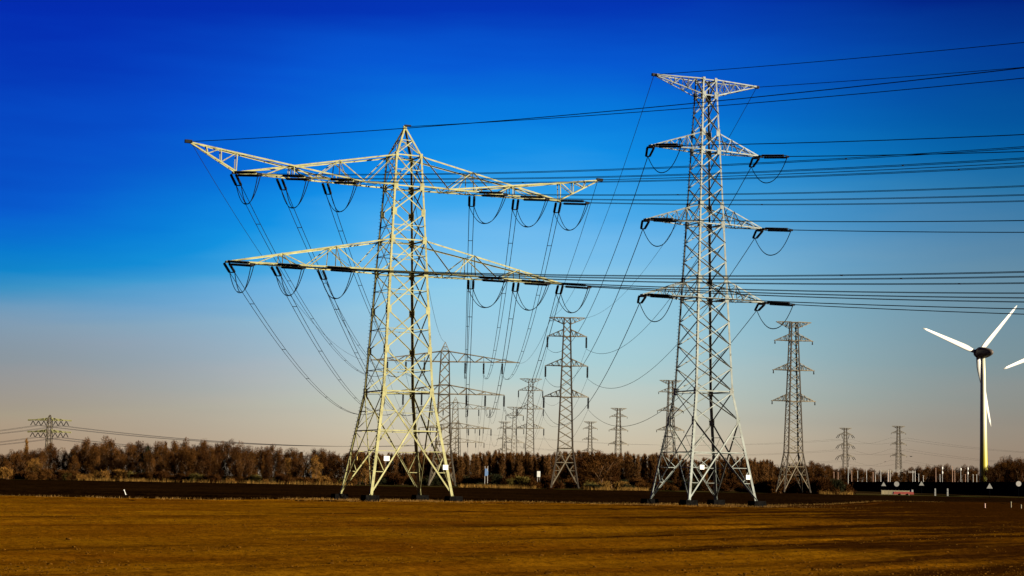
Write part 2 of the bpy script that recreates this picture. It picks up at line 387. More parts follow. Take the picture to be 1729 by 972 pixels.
def z_field(X, Y):
    U, V = X * 0.6157 + Y * 0.788, -X * 0.788 + Y * 0.6157          # rows run obliquely away from the viewer
    z = 0.12 * smooth_noise(U, V, 11, 45, 7) + 0.06 * smooth_noise(U, V, 12, 9, 1.6) + 0.07 * smooth_noise(X, Y, 13, 1.1, 0.9) + 0.05 * smooth_noise(X, Y, 14, 0.4, 0.4)
    z = z + 0.07 * np.sin(2 * np.pi * V / 1.7) * (0.5 + smooth_noise(U, V, 15, 14, 4)) + 0.06 * np.maximum(0, smooth_noise(X, Y, 16, 2.2, 1.8))
    for v0 in (12.5, 14.3, 30.2, 32.0, 47.5, 49.3, 66.0, 67.8): z = z - 0.10 * np.exp(-((V - v0 - 1.2 * smooth_noise(U, V, 17, 40, 900)) / 0.3) ** 2)   # wheel tracks
    # one deeper furrow in front of the pylons
    yf = yb(X) - 16; yf = np.where((X > -26) & (X < 45), np.interp(X, [-26, 45], [226, 246]), yf)
    z = z - 0.22 * np.exp(-((Y - yf) / 1.6) ** 2) + 0.08 * np.exp(-((Y - yf - 3.0) / 1.3) ** 2)
    return z
def z_plough(X, Y):
    e = np.clip((Y - yb(X)) / 3, 0, 1)
    return e * (0.10 + 0.22 * smooth_noise(X, Y, 21, 3, 1.2) + 0.2 * smooth_noise(X, Y, 22, 25, 4)) - 0.02
def z_strip(X, Y): return z_field(X, Y) + 0.03
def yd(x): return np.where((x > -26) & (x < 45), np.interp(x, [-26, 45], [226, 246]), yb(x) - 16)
sheet('dark_strip', np.linspace(-118, 118, 500), np.linspace(0, 1, 10), lambda x: yd(x) - 1.6 - 2.5 * smooth_noise(x, x * 0, 61, 5, 9), lambda x: yd(x) + 1.2 + 2.5 * smooth_noise(x, x * 0, 62, 7, 9), z_strip, M_PLOUGH)  # strip darker than the field, laid just above its surface
tag(sheet('ground', np.linspace(-9000, 9000, 40), np.linspace(0, 1, 40), lambda x: x * 0 - 200, lambda x: x * 0 + 12000, lambda x, y: x * 0 - 0.35, M_LAND))
ts = np.linspace(0, 1, 520) ** 1.25
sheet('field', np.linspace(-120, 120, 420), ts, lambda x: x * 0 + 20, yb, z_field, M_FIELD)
sheet('ploughed_field', np.linspace(-300, 330, 420), np.linspace(0, 1, 260) ** 1.4, yb, lambda x: x * 0 + 655, z_plough, M_PLOUGH)
sheet('grass_verge', np.linspace(-320, 350, 200), np.linspace(0, 1, 12), lambda x: x * 0 + 654, lambda x: x * 0 + 700, lambda x, y: 0.12 + 0.25 * smooth_noise(x, y, 31, 8, 8), M_GRASS)

# ------------------------------------------------------------------ steel lattice towers
Zv = Vector((0, 0, 1))
CORN = [(-1, -1), (1, -1), (1, 1), (-1, 1)]                # FL FR BR BL
FACES = [(0, 1, Vector((0, -1, 0))), (1, 2, Vector((1, 0, 0))), (2, 3, Vector((0, 1, 0))), (3, 0, Vector((-1, 0, 0)))]
class Body:
    """square tapering lattice mast, width as a polyline of (z, half width)"""
    def __init__(s, prof): s.p = prof
    def w(s, z): return float(np.interp(z, [a for a, b in s.p], [b for a, b in s.p]))
    def c(s, k, z):
        w = s.w(z); return Vector((CORN[k][0] * w, CORN[k][1] * w, z))
def build_legs(root, B, z0, z1, breaks, mat_, wl, bolts=False):
    for k, (sx, sy) in enumerate(CORN):
        m_ = MB(); zs = [z0] + [b for b in breaks if z0 < b < z1] + [z1]
        for a, b in zip(zs[:-1], zs[1:]):
            wa = wl(a)
            m_.corner(B.c(k, a), B.c(k, b), wa, (-sx, 0, 0), (0, -sy, 0))
            if bolts:                                       # gusset plates at the joints
                for dn in (Vector((0, sy, 0)), Vector((sx, 0, 0))):
                    hor = Vector((-sx, 0, 0)) if abs(dn.y) > 0 else Vector((0, -sy, 0))
                    g_ = 0.55 if b < z1 - 0.1 else 0.35
                    c = B.c(k, b) + dn * 0.03 + hor * g_ * 0.45
                    m_.box(c, g_, 0.03, g_ * 1.7, ux=hor, uy=dn, uz=Zv)
        if bolts:
            z = z0 + 3.0
            while k in (0, 3) and z < z1 - 1:               # step bolts
                m_.box(B.c(k, z) + Vector((sx * 0.09, 0, 0)), 0.2, 0.04, 0.04); z += 0.45
        m_.build('leg', mat_, root)
def build_bracing(root, B, panels, mat_, wb, base, mid, split=True, rings=(), mode=0, sub=True, one=False):
    allm = MB()
    fr = ((False, False), (True, True)) if mode == 1 else ((False, False), (False, False))
    FS = [fr, ((False, False), (False, False)), ((True, False), (True, False)) if mode == 1 else ((True, False), (False, False)), ((False, False), (False, False))]
    for fi, (i, j, n) in enumerate(FACES):
        m_ = allm if one else MB()
        for (a, b) in panels:
            p, q, r_, s_ = B.c(i, a), B.c(j, a), B.c(i, b), B.c(j, b)
            sl_, ol_ = FS[fi][0]; sd_, od_ = FS[fi][1]
            m_.bar(p, s_, wb, n, sl_, ol_, off=-0.03)                      # "/"
            m_.bar(r_, q, wb, n, sd_, od_, off=-0.03 - wb * 0.2)           # "\\"
            if sub and (b - a) > 3.4:
                zc = a + (b - a) * B.w(a) / (B.w(a) + B.w(b))
                m_.angle(B.c(i, zc), B.c(j, zc), wb * 0.6, n, 1, off=-0.09)
        for z in rings:
            m_.angle(B.c(i, z), B.c(j, z), wb * 1.15, n, 1, off=-0.05)
        # splayed base: big X from the feet to the waist with a tie at the crossing and secondary struts
        z0, z1 = base
        p, q, r_, s_ = B.c(i, z0), B.c(j, z0), B.c(i, z1), B.c(j, z1)
        m_.bar(p, s_, wb * 1.35, n, *FS[fi][0], off=-0.03)
        m_.bar(r_, q, wb * 1.35, n, *FS[fi][1], off=-0.09)
        zc = z0 + (z1 - z0) * B.w(z0) / (B.w(z0) + B.w(z1))
        X = (p * B.w(z1) + s_ * B.w(z0)) / (B.w(z0) + B.w(z1))
        m_.angle(B.c(i, zc), B.c(j, zc), wb * 1.0, n, 1, off=-0.13)
        if not one or True:
            for cn, foot in ((i, p), (j, q)):
                for f1 in (0.36, 0.68):
                    dpt = foot.lerp(X, f1); lp = B.c(cn, foot.z + (dpt.z - foot.z))
                    m_.angle(lp, dpt, wb * 0.6, n, 1, off=-0.11)
                d1 = foot.lerp(X, 0.68)
                m_.angle(B.c(cn, zc), d1, wb * 0.6, n, 1, off=-0.12)
                m_.angle(B.c(cn, foot.z + (d1.z - foot.z)), foot.lerp(X, 0.36), wb * 0.6, n, 1, off=-0.12)
            for cn, top in ((i, r_), (j, s_)):
                d1 = top.lerp(X, 0.5); lp = B.c(cn, d1.z)
                m_.angle(lp, d1, wb * 0.6, n, 1, off=-0.11)
                m_.angle(B.c(cn, zc), d1, wb * 0.6, n, 1, off=-0.12)
        if not one: m_.build('lattice_face', mat_, root)
    # plan bracing
    for z in rings:
        pl = allm if one else MB()
        pl.angle(B.c(0, z), B.c(2, z), wb * 0.7, Zv, 1, off=-0.15); pl.angle(B.c(1, z), B.c(3, z), wb * 0.7, Zv, 1, off=-0.22)
        if not one: pl.build('plan_bracing', mat_, root)
    if one: allm.build('body_lattice', mat_, root)
def arm_mesh(B, sx, zb, zt, L, ztip, mat_, wc, nodes, tipw=0.35, boom=None):
    """one crossarm: two lower chords, two upper chords meeting at the tip, lacing on all faces"""
    m_ = MB(); ks = (0, 3) if sx < 0 else (1, 2)
    low, upp = [], []
    for k in ks:
        sy = CORN[k][1]
        a, b = B.c(k, zb), B.c(k, zt); t = Vector((sx * L, sy * tipw, ztip)); tt = Vector((sx * L, sy * tipw * 0.6, ztip + 0.18 * (1 if zt > zb else -1)))
        low.append((a, t)); upp.append((b, tt)); n = Vector((0, sy, 0))
        m_.corner(a, t, wc, (0, -sy, 0), (0, 0, 1)); m_.corner(b, tt, wc * 0.9, (0, -sy, 0), (0, 0, -1 if zt > zb else 1))
        fr = [(nn - abs(a.x)) / (L - abs(a.x)) for nn in nodes]
        prev = 0.0
        for q, f in enumerate(fr):
            pl_, pu = a.lerp(t, f), b.lerp(tt, (f))
            mid_ = (prev + f) / 2
            m_.bar(b.lerp(tt, prev), a.lerp(t, mid_), wc * 0.6, n, True, sy < 0, off=-0.03)
            m_.bar(a.lerp(t, mid_), pu, wc * 0.6, n, sy > 0, False, off=-0.05)
            m_.bar(pl_, pu, wc * 0.5, n, True, sy < 0, off=-0.07)
            prev = f
        m_.angle(b.lerp(tt, prev), a.lerp(t, (prev + 1) / 2), wc * 0.5, n, 1, off=-0.04)
    # lower and upper plan lacing between the two sides
    NS = max(4, int(L / 2.2))
    for q in range(NS):
        f0, f1 = q / NS, (q + 1) / NS
        (a0, t0), (a1, t1) = low
        A0, A1 = (a0.lerp(t0, f0), a1.lerp(t1, f1)) if q % 2 else (a1.lerp(t1, f0), a0.lerp(t0, f1))
        m_.angle(A0, A1, wc * 0.5, -Zv if zt > zb else Zv, 1, off=-0.02)
        m_.angle(a0.lerp(t0, f1), a1.lerp(t1, f1), wc * 0.45, -Zv if zt > zb else Zv, 1, off=-0.06)
    fr = [(nn - abs(low[0][0].x)) / (L - abs(low[0][0].x)) for nn in nodes]
    for f in fr:
        (b0, u0), (b1, u1) = upp
        m_.angle(b0.lerp(u0, f), b1.lerp(u1, f), wc * 0.5, Zv, 1, off=-0.03)
        (a0, t0), (a1, t1) = low
        m_.angle(b0.lerp(u0, f), a1.lerp(t1, max(0, f - 0.12)), wc * 0.45, Zv, 1, off=-0.05)
        m_.angle(b1.lerp(u1, f), a0.lerp(t0, max(0, f - 0.12)), wc * 0.45, Zv, 1, off=-0.08)
    m_.box((sx * L, 0, ztip + 0.05), 0.5, tipw * 2 + 0.1, 0.22)
    return m_
def ins_mesh(name, L, r=0.15, n_sh=20, seg=8, core=0.07):
    m_ = MB(); pr = [(0.05, 0.0), (0.05, 0.18)]
    st = (L - 0.45) / n_sh
    for i in range(n_sh):
        z = 0.2 + i * st
        pr += [(core, z), (r, z + st * 0.35), (r, z + st * 0.6), (core, z + st * 0.75)]
    pr += [(0.05, L - 0.22), (0.05, L)]
    m_.lathe(pr, seg)
    return m_.mesh(name, M_INS)
def place_string(me, p, d, root, name='insulator_string'):
    o = link(name, me, root); d = Vector(d).normalized()
    o.location = p; o.rotation_mode = 'QUATERNION'; o.rotation_quaternion = d.to_track_quat('Z', 'Y'); return o
def span_pts(a, b, sag, n=40):
    return [a.lerp(b, i / n) - Vector((0, 0, 4 * sag * (i / n) * (1 - i / n))) for i in range(n + 1)]
def slope_dir(a, b, sag):
    d = b - a; L = d.length
    return (d - Vector((0, 0, 4 * sag))).normalized()

YAW = R(24.75); FZ = 0.75
def loc2w(pos, yaw, p):
    return Vector((pos[0] + p[0] * math.cos(yaw) - p[1] * math.sin(yaw), pos[1] + p[0] * math.sin(yaw) + p[1] * math.cos(yaw), p[2]))
def w2loc(pos, yaw, d):                                     # world direction into tower space
    c, s = math.cos(-yaw), math.sin(-yaw); return Vector((d[0] * c - d[1] * s, d[0] * s + d[1] * c, d[2]))

PA, PB = (-14.24, 239.3), (25.93, 251.3)
D_R = Vector((math.cos(R(-41.5)), math.sin(R(-41.5)), 0))   # direction of the spans that leave to the right
R_SPAN = 335.0
def far_pos(px, Y, py=700): p = at(px, py, Y); return (p.x, Y)
PA2 = far_pos(751, 626, 620); PA3 = far_pos(768.8, 1043); PA4 = far_pos(774, 1434)
PB2 = far_pos(956.5, 625, 620); PB3 = far_pos(895.3, 1007); PB4 = far_pos(869, 1400)

INS5 = ins_mesh('insulator_string', 5.2, 0.17, 22, 8, 0.075); INS4 = ins_mesh('insulator_string', 4.0, 0.36, 12, 6, 0.22)
INS4B = ins_mesh('insulator_string', 4.1, 0.165, 20, 8, 0.07)
INS5R = ins_mesh('insulator_string', 4.4, 0.165, 20, 8, 0.07)
INS4L = ins_mesh('insulator_string', 4.2, 0.42, 10, 6, 0.2)

# ---- the pale yellow tension pylon with two wide arms
RA = thing('lattice_pylon', 'pale yellow lattice pylon with two very wide crossarms and a pointed peak', 'pylon', (*PA, 0), YAW)
BA = Body([(0 + FZ, 5.58), (13.05 + FZ, 3.43), (43.42 + FZ, 1.81), (47.3 + FZ, 0.12)])
A_UT, A_UB, A_LT, A_LB, A_BELT = 43.42 + FZ, 39.39 + FZ, 32.45 + FZ, 28.25 + FZ, 13.05 + FZ
A_N1, A_N2, A_N3 = 23.4 + FZ, 18.3 + FZ, 36.0 + FZ
build_legs(RA, BA, FZ, A_UT, [A_BELT, A_N2, A_N1, A_LB, A_LT, A_N3, A_UB], M_YEL, lambda z: 0.35 if z < A_BELT else (0.30 if z < A_LB else 0.24), bolts=True)
build_bracing(RA, BA, [(A_BELT, A_N2), (A_N2, A_N1), (A_N1, A_LB), (A_LB, A_LT), (A_LT, A_N3), (A_N3, A_UB), (A_UB, A_UT)], M_YEL, 0.14, (FZ, A_BELT), None, rings=(A_BELT, A_LB, A_LT, A_UB, A_UT))
pk = MB()
for k, (sx, sy) in enumerate(CORN): pk.corner(BA.c(k, A_UT), BA.c(k, 47.3 + FZ), 0.22, (-sx, 0, 0), (0, -sy, 0))
for i, j, n in FACES:
    z1 = A_UT + 2.1
    pk.angle(BA.c(i, A_UT), BA.c(j, z1), 0.11, n, 1, off=-0.03); pk.angle(BA.c(j, A_UT), BA.c(i, z1), 0.11, n, 1, off=-0.06)
    pk.angle(BA.c(i, z1), BA.c(j, z1), 0.1, n, 1, off=-0.05)
pk.box((0, 0, 47.35 + FZ), 0.45, 0.3, 0.3); pk.build('peak', M_YEL, RA)
cap_ = MB(); cap_.box((0.35, -0.1, 47.55 + FZ), 0.9, 0.22, 0.22); cap_.build('earth_wire_clamp', M_INS, RA)
LA_U, LA_L, LA_T = 22.5, 22.98, 28.2
N_U, N_L = [9.3, 15.4], [9.6, 16.3]
for sx in (-1, 1):
    arm_mesh(BA, sx, A_UB, A_UT, LA_U, A_UB, M_YEL, 0.2, N_U).build('crossarm', M_YEL, RA)
    arm_mesh(BA, sx, A_LB, A_LT, LA_L, A_LB, M_YEL, 0.2, N_L).build('crossarm', M_YEL, RA)
    bm_ = MB(); tip = Vector((sx * LA_T, 0, 42.83 + FZ)); pts = {}
    for sy in (-1, 1):
        inn = Vector((sx * 5.6, sy * 1.75, A_UB + 0.12)); tp = tip + Vector((0, sy * 0.14, 0)); lo = Vector((sx * 22.4, sy * 0.42, A_UB + 0.1))
        bm_.corner(inn, tp, 0.19, (0, -sy, 0), (0, 0, -1)); bm_.corner(lo, tp - Vector((0, 0, 0.25)), 0.17, (0, -sy, 0), (0, 0, 1))
        n = Vector((0, sy, 0))
        for fa, fb in ((0.0, 0.74), (0.33, 0.74), (0.33, 0.83), (0.62, 0.83), (0.62, 0.915)):
            bm_.angle(lo.lerp(tp, fa), inn.lerp(tp, fb), 0.11, n, 1, off=-0.03)
        for f in (0.18, 0.42): bm_.angle(inn.lerp(tp, f), inn.lerp(tp, f) - Vector((0, 0, 0.151 * f * 22.6)), 0.1, n, 1, off=-0.04)
        pts[sy] = (inn, tp, lo)
    for f in (0.2, 0.35, 0.5, 0.65, 0.8, 0.9):
        bm_.angle(pts[-1][0].lerp(pts[-1][1], f), pts[1][0].lerp(pts[1][1], f + 0.07), 0.1, Zv, 1, off=-0.03)
    bm_.build('earth_wire_boom', M_YEL, RA)
    c_ = MB(); c_.box(tip + Vector((sx * 0.25, 0, 0)), 0.9, 0.4, 0.4); c_.build('earth_wire_clamp', M_INS, RA)
for k, (sx, sy) in enumerate(CORN):
    f_ = MB(); c = BA.c(k, FZ); f_.box((c.x, c.y, 0.24), 1.9, 1.9, 1.05, top=0.9); f_.build('footing', M_BIT, RA)
def plate(root, B, face, z, f, w, h, m_, bar=True):
    i, j, n = FACES[face]; a, b = B.c(i, z), B.c(j, z); c = a.lerp(b, f) + n * 0.12; u = (b - a).normalized(); q = MB()
    q.box(c, w, 0.05, h, ux=u, uy=n, uz=Zv); o = q.build('warning_plate', m_, root)
plate(RA, BA, 0, 4.55 + FZ, 0.16, 0.75, 0.6, M_PLW); plate(RA, BA, 0, 3.6 + FZ, 0.96, 0.7, 0.62, M_PLW)
o_ = plate(RA, BA, 3, 4.55 + FZ, 0.35, 0.8, 0.45, M_PLY)

# far suspension pylon of the same line
def make_sus_a():
    r = thing('lattice_pylon', 'x', 'pylon')
    B = Body([(FZ, 4.6), (14.5, 2.6), (45.55, 1.45), (48.6, 0.1)])
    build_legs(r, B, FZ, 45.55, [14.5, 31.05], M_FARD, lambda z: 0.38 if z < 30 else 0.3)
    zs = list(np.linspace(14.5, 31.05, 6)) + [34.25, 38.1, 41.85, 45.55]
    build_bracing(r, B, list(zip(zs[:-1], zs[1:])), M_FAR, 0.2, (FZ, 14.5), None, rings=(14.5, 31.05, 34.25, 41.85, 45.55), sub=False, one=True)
    p_ = MB()
    for k, (sx, sy) in enumerate(CORN): p_.corner(B.c(k, 45.55), B.c(k, 48.6), 0.22, (-sx, 0, 0), (0, -sy, 0))
    for i, j, n in FACES: p_.angle(B.c(i, 47), B.c(j, 47), 0.14, n); p_.angle(B.c(i, 45.55), B.c(j, 47), 0.14, n, off=-.03)
    p_.build('peak', M_FAR, r)
    for sx in (-1, 1):
        arm_mesh(B, sx, 41.85, 45.55, 24.7, 42.0, M_FAR, 0.27, [6.8, 13.0, 19.2]).build('crossarm', M_FAR, r)
        arm_mesh(B, sx, 31.05, 34.25, 20.0, 31.05, M_FAR, 0.27, [7.5, 13.7]).build('crossarm', M_FAR, r)
        for x in (6.8, 13.0, 19.2): place_string(INS4, Vector((sx * x, 0, 41.85)), -Zv, r)
        for x in (7.5, 13.7, 20.0): place_string(INS4, Vector((sx * x, 0, 31.05)), -Zv, r)
    return r
SA = make_sus_a(); SA.location = (*PA2, 0)
SA['label'] = 'tall wide-armed pylon with hanging insulators just behind the pale yellow pylon'
SA3 = dup(SA, (*PA3, 0), label='middle one of the wide-armed pylons receding behind the pale yellow pylon')
SA4 = dup(SA, (*PA4, 0), label='farthest and smallest wide-armed pylon receding behind the pale yellow pylon')

# ---- cables of the yellow line
def cable_thing(name, label, a_list, b_list, sag, r=0.046, group=None, spacers=0, n=44):
    t = thing(name, label, 'cable', a_list[0], 0, group); o = a_list[0]
    for a, b in zip(a_list, b_list):
        m_ = MB(); m_.tube([p - o for p in span_pts(a, b, sag, n)], r, 4); m_.build('cable', M_WIRE, t)
    if spacers and len(a_list) == 2:
        for q in range(spacers):
            f = (q + 0.5) / spacers; P = [a.lerp(b, f) - Vector((0, 0, 4 * sag * f * (1 - f))) - o for a, b in zip(a_list, b_list)]
            m_ = MB(); m_.tube(P, 0.045, 4); m_.build('spacer', M_WIRE, t)
    return t
def one_cable(name, label, a, b, sag, r=0.036, group=None, n=44):
    m_ = MB(); m_.tube([p - a for p in span_pts(a, b, sag, n)], r, 4); o = m_.build(name, M_WIRE); o.location = a
    return tag(o, label, 'cable', group)
POSN = ['innermost', 'middle', 'outermost']
for arm, zb, Ls, zs2, Ls2 in (('upper', A_UB, [10.2, 16.4, LA_U], 41.85 - 4.0, [6.8, 13.0, 19.2]), ('lower', A_LB, [10.4, 16.7, LA_L], 31.05 - 4.0, [7.5, 13.7, 20.0])):
    for sx, side in ((-1, 'left'), (1, 'right')):
        for q in range(3):
            yw = 0.40 + (1.75 if arm == 'upper' else 2.2) * (1 - Ls[q] / 23) * 0.9
            att = Vector((sx * Ls[q], yw, zb - 0.12)); attR = Vector((sx * Ls[q], -yw, zb - 0.12))
            aw, awR = loc2w(PA, YAW, att), loc2w(PA, YAW, attR)
            bw = Vector((PA2[0] + sx * Ls2[q], PA2[1], zs2))
            db = slope_dir(aw, bw, 9.3)
            rw = awR + D_R * R_SPAN + Vector((0, 0, 1.0))
            sgr = {('upper', -1): (9.4, 9.5, 9.3), ('upper', 1): (8.7, 9.0, 9.0), ('lower', -1): (9.15, 8.95, 9.0), ('lower', 1): (8.7, 8.85, 9.0)}[(arm, sx)][q]
            dr = slope_dir(awR, rw, sgr)
            lb_, lr_ = w2loc(PA, YAW, db), w2loc(PA, YAW, dr)
            pb = lb_.cross(Zv).normalized(); pr_ = lr_.cross(Zv).normalized()
            ends_b, ends_r = [], []
            for s_ in (-1, 1):
                place_string(INS5, att + pb * (s_ * 0.32), lb_, RA); place_string(INS5R, attR + pr_ * (s_ * 0.30) + Zv * (s_ * 0.16), lr_, RA)
                ends_b.append(att + pb * (s_ * 0.32) + lb_ * 5.35); ends_r.append(attR + pr_ * (s_ * 0.22) + Zv * (s_ * 0.02) + lr_ * 4.55)
            yk = MB(); yk.box((ends_b[0] + ends_b[1]) / 2, 0.8, 0.1, 0.12, ux=pb, uy=lb_); yk.build('yoke_plate', M_INS, RA); yk = MB(); yk.box((ends_r[0] + ends_r[1]) / 2, 0.8, 0.1, 0.3, ux=pr_, uy=lr_)
            yk.build('yoke_plate', M_INS, RA)
            jl = MB()
            e1 = [ends_b[0], ends_b[1]]; e2 = [ends_r[0], ends_r[1]]
            # loops hang below, twin
            J = []
            for a, b in zip(e1, e2):
                pts = [a.lerp(b, i / 18) - Vector((0, 0, 3.0 * (1 - abs(2 * i / 18 - 1) ** 2.2))) for i in range(19)]
                jl.tube(pts, 0.055, 4); J.append(pts)
            for i in (6, 13): jl.tube([J[0][i], J[1][i]], 0.035, 4)
            jl.build('jumper_loop', M_WIRE, RA)
            W_b = [loc2w(PA, YAW, e) for e in ends_b]; W_r = [loc2w(PA, YAW, e) for e in ends_r]
            W_b.sort(key=lambda v: v.x)
            cable_thing('conductor_bundle', f'twin conductor receding from the {POSN[q]} {side} insulator of the yellow pylon\'s {arm} arm', W_b,
                        [bw + Vector((-0.2, 0, 0)), bw + Vector((0.2, 0, 0))], 9.0, spacers=9, group='twin conductors receding from the yellow pylon')
            cable_thing('conductor_bundle', f'twin conductor leaving rightward from the {POSN[q]} {side} string of the yellow pylon\'s {arm} arm', W_r,
                        [Vector((e.x, e.y, rw.z + (e.z - (W_r[0].z + W_r[1].z) / 2))) + D_R * (R_SPAN - 4.55) for e in W_r], sgr * .973, r=0.030, spacers=6, group='twin conductors leaving the yellow pylon to the right')
            for k, (Pa, Pb) in enumerate(((PA2, PA3), (PA3, PA4))):
                one_cable('conductor', 'thin far conductor sagging between the wide-armed pylons behind the yellow pylon',
                          Vector((Pa[0] + sx * Ls2[q], Pa[1], zs2)), Vector((Pb[0] + sx * Ls2[q], Pb[1], zs2)), 9.0, 0.04, 'far conductors behind the yellow pylon', 30)
for loc, nm, z2, x2 in (((-LA_T, 0, 42.83 + FZ), 'left boom tip', 42.0, -24.7), ((LA_T, 0, 42.83 + FZ), 'right boom tip', 42.0, 24.7), ((0, 0, 47.4 + FZ), 'top peak', 48.6, 0)):
    w_ = loc2w(PA, YAW, loc)
    one_cable('earth_wire', f'thin earth wire leaving rightward from the {nm} of the yellow pylon', w_, w_ + D_R * R_SPAN + Vector((0, 0, 1)), 6.6, 0.042, 'earth wires of the yellow pylon')
    one_cable('earth_wire', f'thin earth wire receding from the {nm} of the yellow pylon', w_, Vector((PA2[0] + x2, PA2[1], z2)), 7.0, 0.036, 'earth wires of the yellow pylon')

# ---- the grey tension pylon with three pairs of short arms
RB = thing('lattice_pylon', 'tall grey lattice pylon with a flat top beam and three pairs of short arms', 'pylon', (*PB, 0), YAW)
BB = Body([(FZ, 5.19), (14.4 + FZ, 2.88), (56.75 + FZ, 1.08)])
bz = [z + FZ for z in (26.82, 29.4, 36.95, 39.5, 46.97, 49.45, 54.62, 56.75)]
B_3B, B_3T, B_2B, B_2T, B_1B, B_1T, B_TB, B_TT = bz; B_BELT = 14.4 + FZ; B_P2 = 10.5 + FZ
def cut(a, b, n): z = np.linspace(a, b, n + 1); return list(zip(z[:-1], z[1:]))
build_legs(RB, BB, FZ, B_TT, [B_P2, B_BELT, B_3B, B_3T, B_2B, B_2T, B_1B, B_1T, B_TB], M_GRY, lambda z: 0.32 if z < B_BELT else (0.27 if z < B_2B else 0.21), bolts=True)
pan = [(B_P2, B_BELT)] + cut(B_BELT, B_3B, 4) + cut(B_3B, B_2B, 4) + cut(B_2B, B_1B, 4) + cut(B_1B, B_TB, 3) + [(B_TB, B_TT)]
build_bracing(RB, BB, pan, M_GRY, 0.135, (FZ, B_P2), None, rings=(B_BELT, B_3B, B_2B, B_1B, B_TB, B_TT), mode=1, sub=False)
ARMS_B = [(B_1B, B_1T, 8.38), (B_2B, B_2T, 9.02), (B_3B, B_3T, 9.39)]
for sx in (-1, 1):
    for zb, zt, L in ARMS_B: arm_mesh(BB, sx, zb, zt, L, zb + 0.05, M_GRY, 0.16, [L * 0.42, L * 0.7]).build('crossarm', M_GRY, RB)
    arm_mesh(BB, sx, B_TT, B_TB, 7.6, B_TT - 0.05, M_GRY, 0.15, [3.2, 5.2]).build('top_beam', M_GRY, RB)
    c_ = MB(); c_.box((sx * 7.95, 0, B_TT + 0.0), 0.9, 0.4, 0.35); c_.build('earth_wire_clamp', M_INS, RB)
for k in range(4):
    f_ = MB(); c = BB.c(k, FZ); f_.box((c.x, c.y, 0.24), 1.9, 1.9, 1.05, top=0.9); f_.build('footing', M_BIT, RB)
plate(RB, BB, 0, 4.3 + FZ, 0.18, 0.65, 0.6, M_PLW); plate(RB, BB, 0, 3.1 + FZ, 0.93, 0.62, 0.6, M_PLW)

def make_sus_b(strings=True):
    r = thing('lattice_pylon', 'x', 'pylon')
    B = Body([(FZ, 4.7), (13.85, 2.65), (57.35, 1.22)])
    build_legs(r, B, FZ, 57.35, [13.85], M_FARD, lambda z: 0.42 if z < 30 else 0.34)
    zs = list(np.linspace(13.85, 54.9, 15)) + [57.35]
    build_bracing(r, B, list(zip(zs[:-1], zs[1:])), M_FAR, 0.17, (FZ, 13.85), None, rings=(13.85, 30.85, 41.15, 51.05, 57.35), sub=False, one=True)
    for sx in (-1, 1):
        for zb, zt, L in ((51.05, 53.5, 6.5), (41.15, 43.65, 7.0), (30.85, 33.35, 7.4)):
            arm_mesh(B, sx, zb, zt, L, zb, M_FAR, 0.22, [L * 0.45, L * 0.72]).build('crossarm', M_FAR, r)
            if strings: place_string(INS4, Vector((sx * L, 0, zb)), -Zv, r)
            else:
                m_ = MB(); m_.box((sx * L, 0, zb - 0.55), 0.35, 0.35, 1.1, top=0.6); m_.build('hanger_stub', M_INS, r)
        arm_mesh(B, sx, 57.35, 55.2, 5.8, 57.3, M_FAR, 0.2, [2.6, 4.2]).build('top_beam', M_FAR, r)
    m_ = MB(); m_.box((0, -2.8, 13.9), 5.2, 0.9, 0.12); m_.box((0.8, -3.2, 14.9), 0.15, 0.1, 2.0); m_.build('platform', M_FAR, r)
    return r
SB = make_sus_b(True); SB.location = (*PB2, 0); SB['label'] = 'tall slender pylon with hanging insulators standing between the yellow and grey pylons'
dup(SB, (*PB3, 0), label='second slender pylon with hanging insulators and a white cabinet near its foot')
dup(SB, (*PB4, 0), label='third slender pylon receding close left of the white cabinet')
SC = make_sus_b(False); p = far_pos(1340, 626, 620); SC.location = (*p, 0); SC.rotation_euler = (0, 0, R(9))
SC['label'] = 'slender pylon without wires standing right of the grey pylon before a dark thicket'
for px, Y, rz, lb in ((1132, 997, 8, 'distant pylon seen through the left legs of the grey pylon'),
                      (1044.5, 1385, 8, 'small distant pylon just left of the grey pylon over the slender trees'),
                      (997, 1707, 5, 'tiny dark pylon rising behind the domed brown tree'),
                      (852.5, 1755, 5, 'tiny dark pylon left of the receding slender pylons'),
                      (1517, 1672, 4, 'tiny pylon rising over the pale substation gantry')):
    dup(SC, (*far_pos(px, Y), 0), R(rz), label=lb, skip=('platform',) if Y > 1500 else ())
# one with drooping insulator pairs
p = far_pos(1427.5, 1755)
SD = dup(SC, (*p, 0), R(4), label='tiny pylon with drooping insulator pairs left of the substation gantry', skip=('hanger_stub', 'platform'))
for sx in (-1, 1):
    for zb, L in ((51.05, 6.5), (41.15, 7.0), (30.85, 7.4)):
        for xx, dx in ((L, 0.75), (L * 0.55, -0.25), (L * 0.8, 0.6)):
            place_string(INS4, Vector((sx * xx, 0, zb)), Vector((sx * dx, 0, -1)), SD)

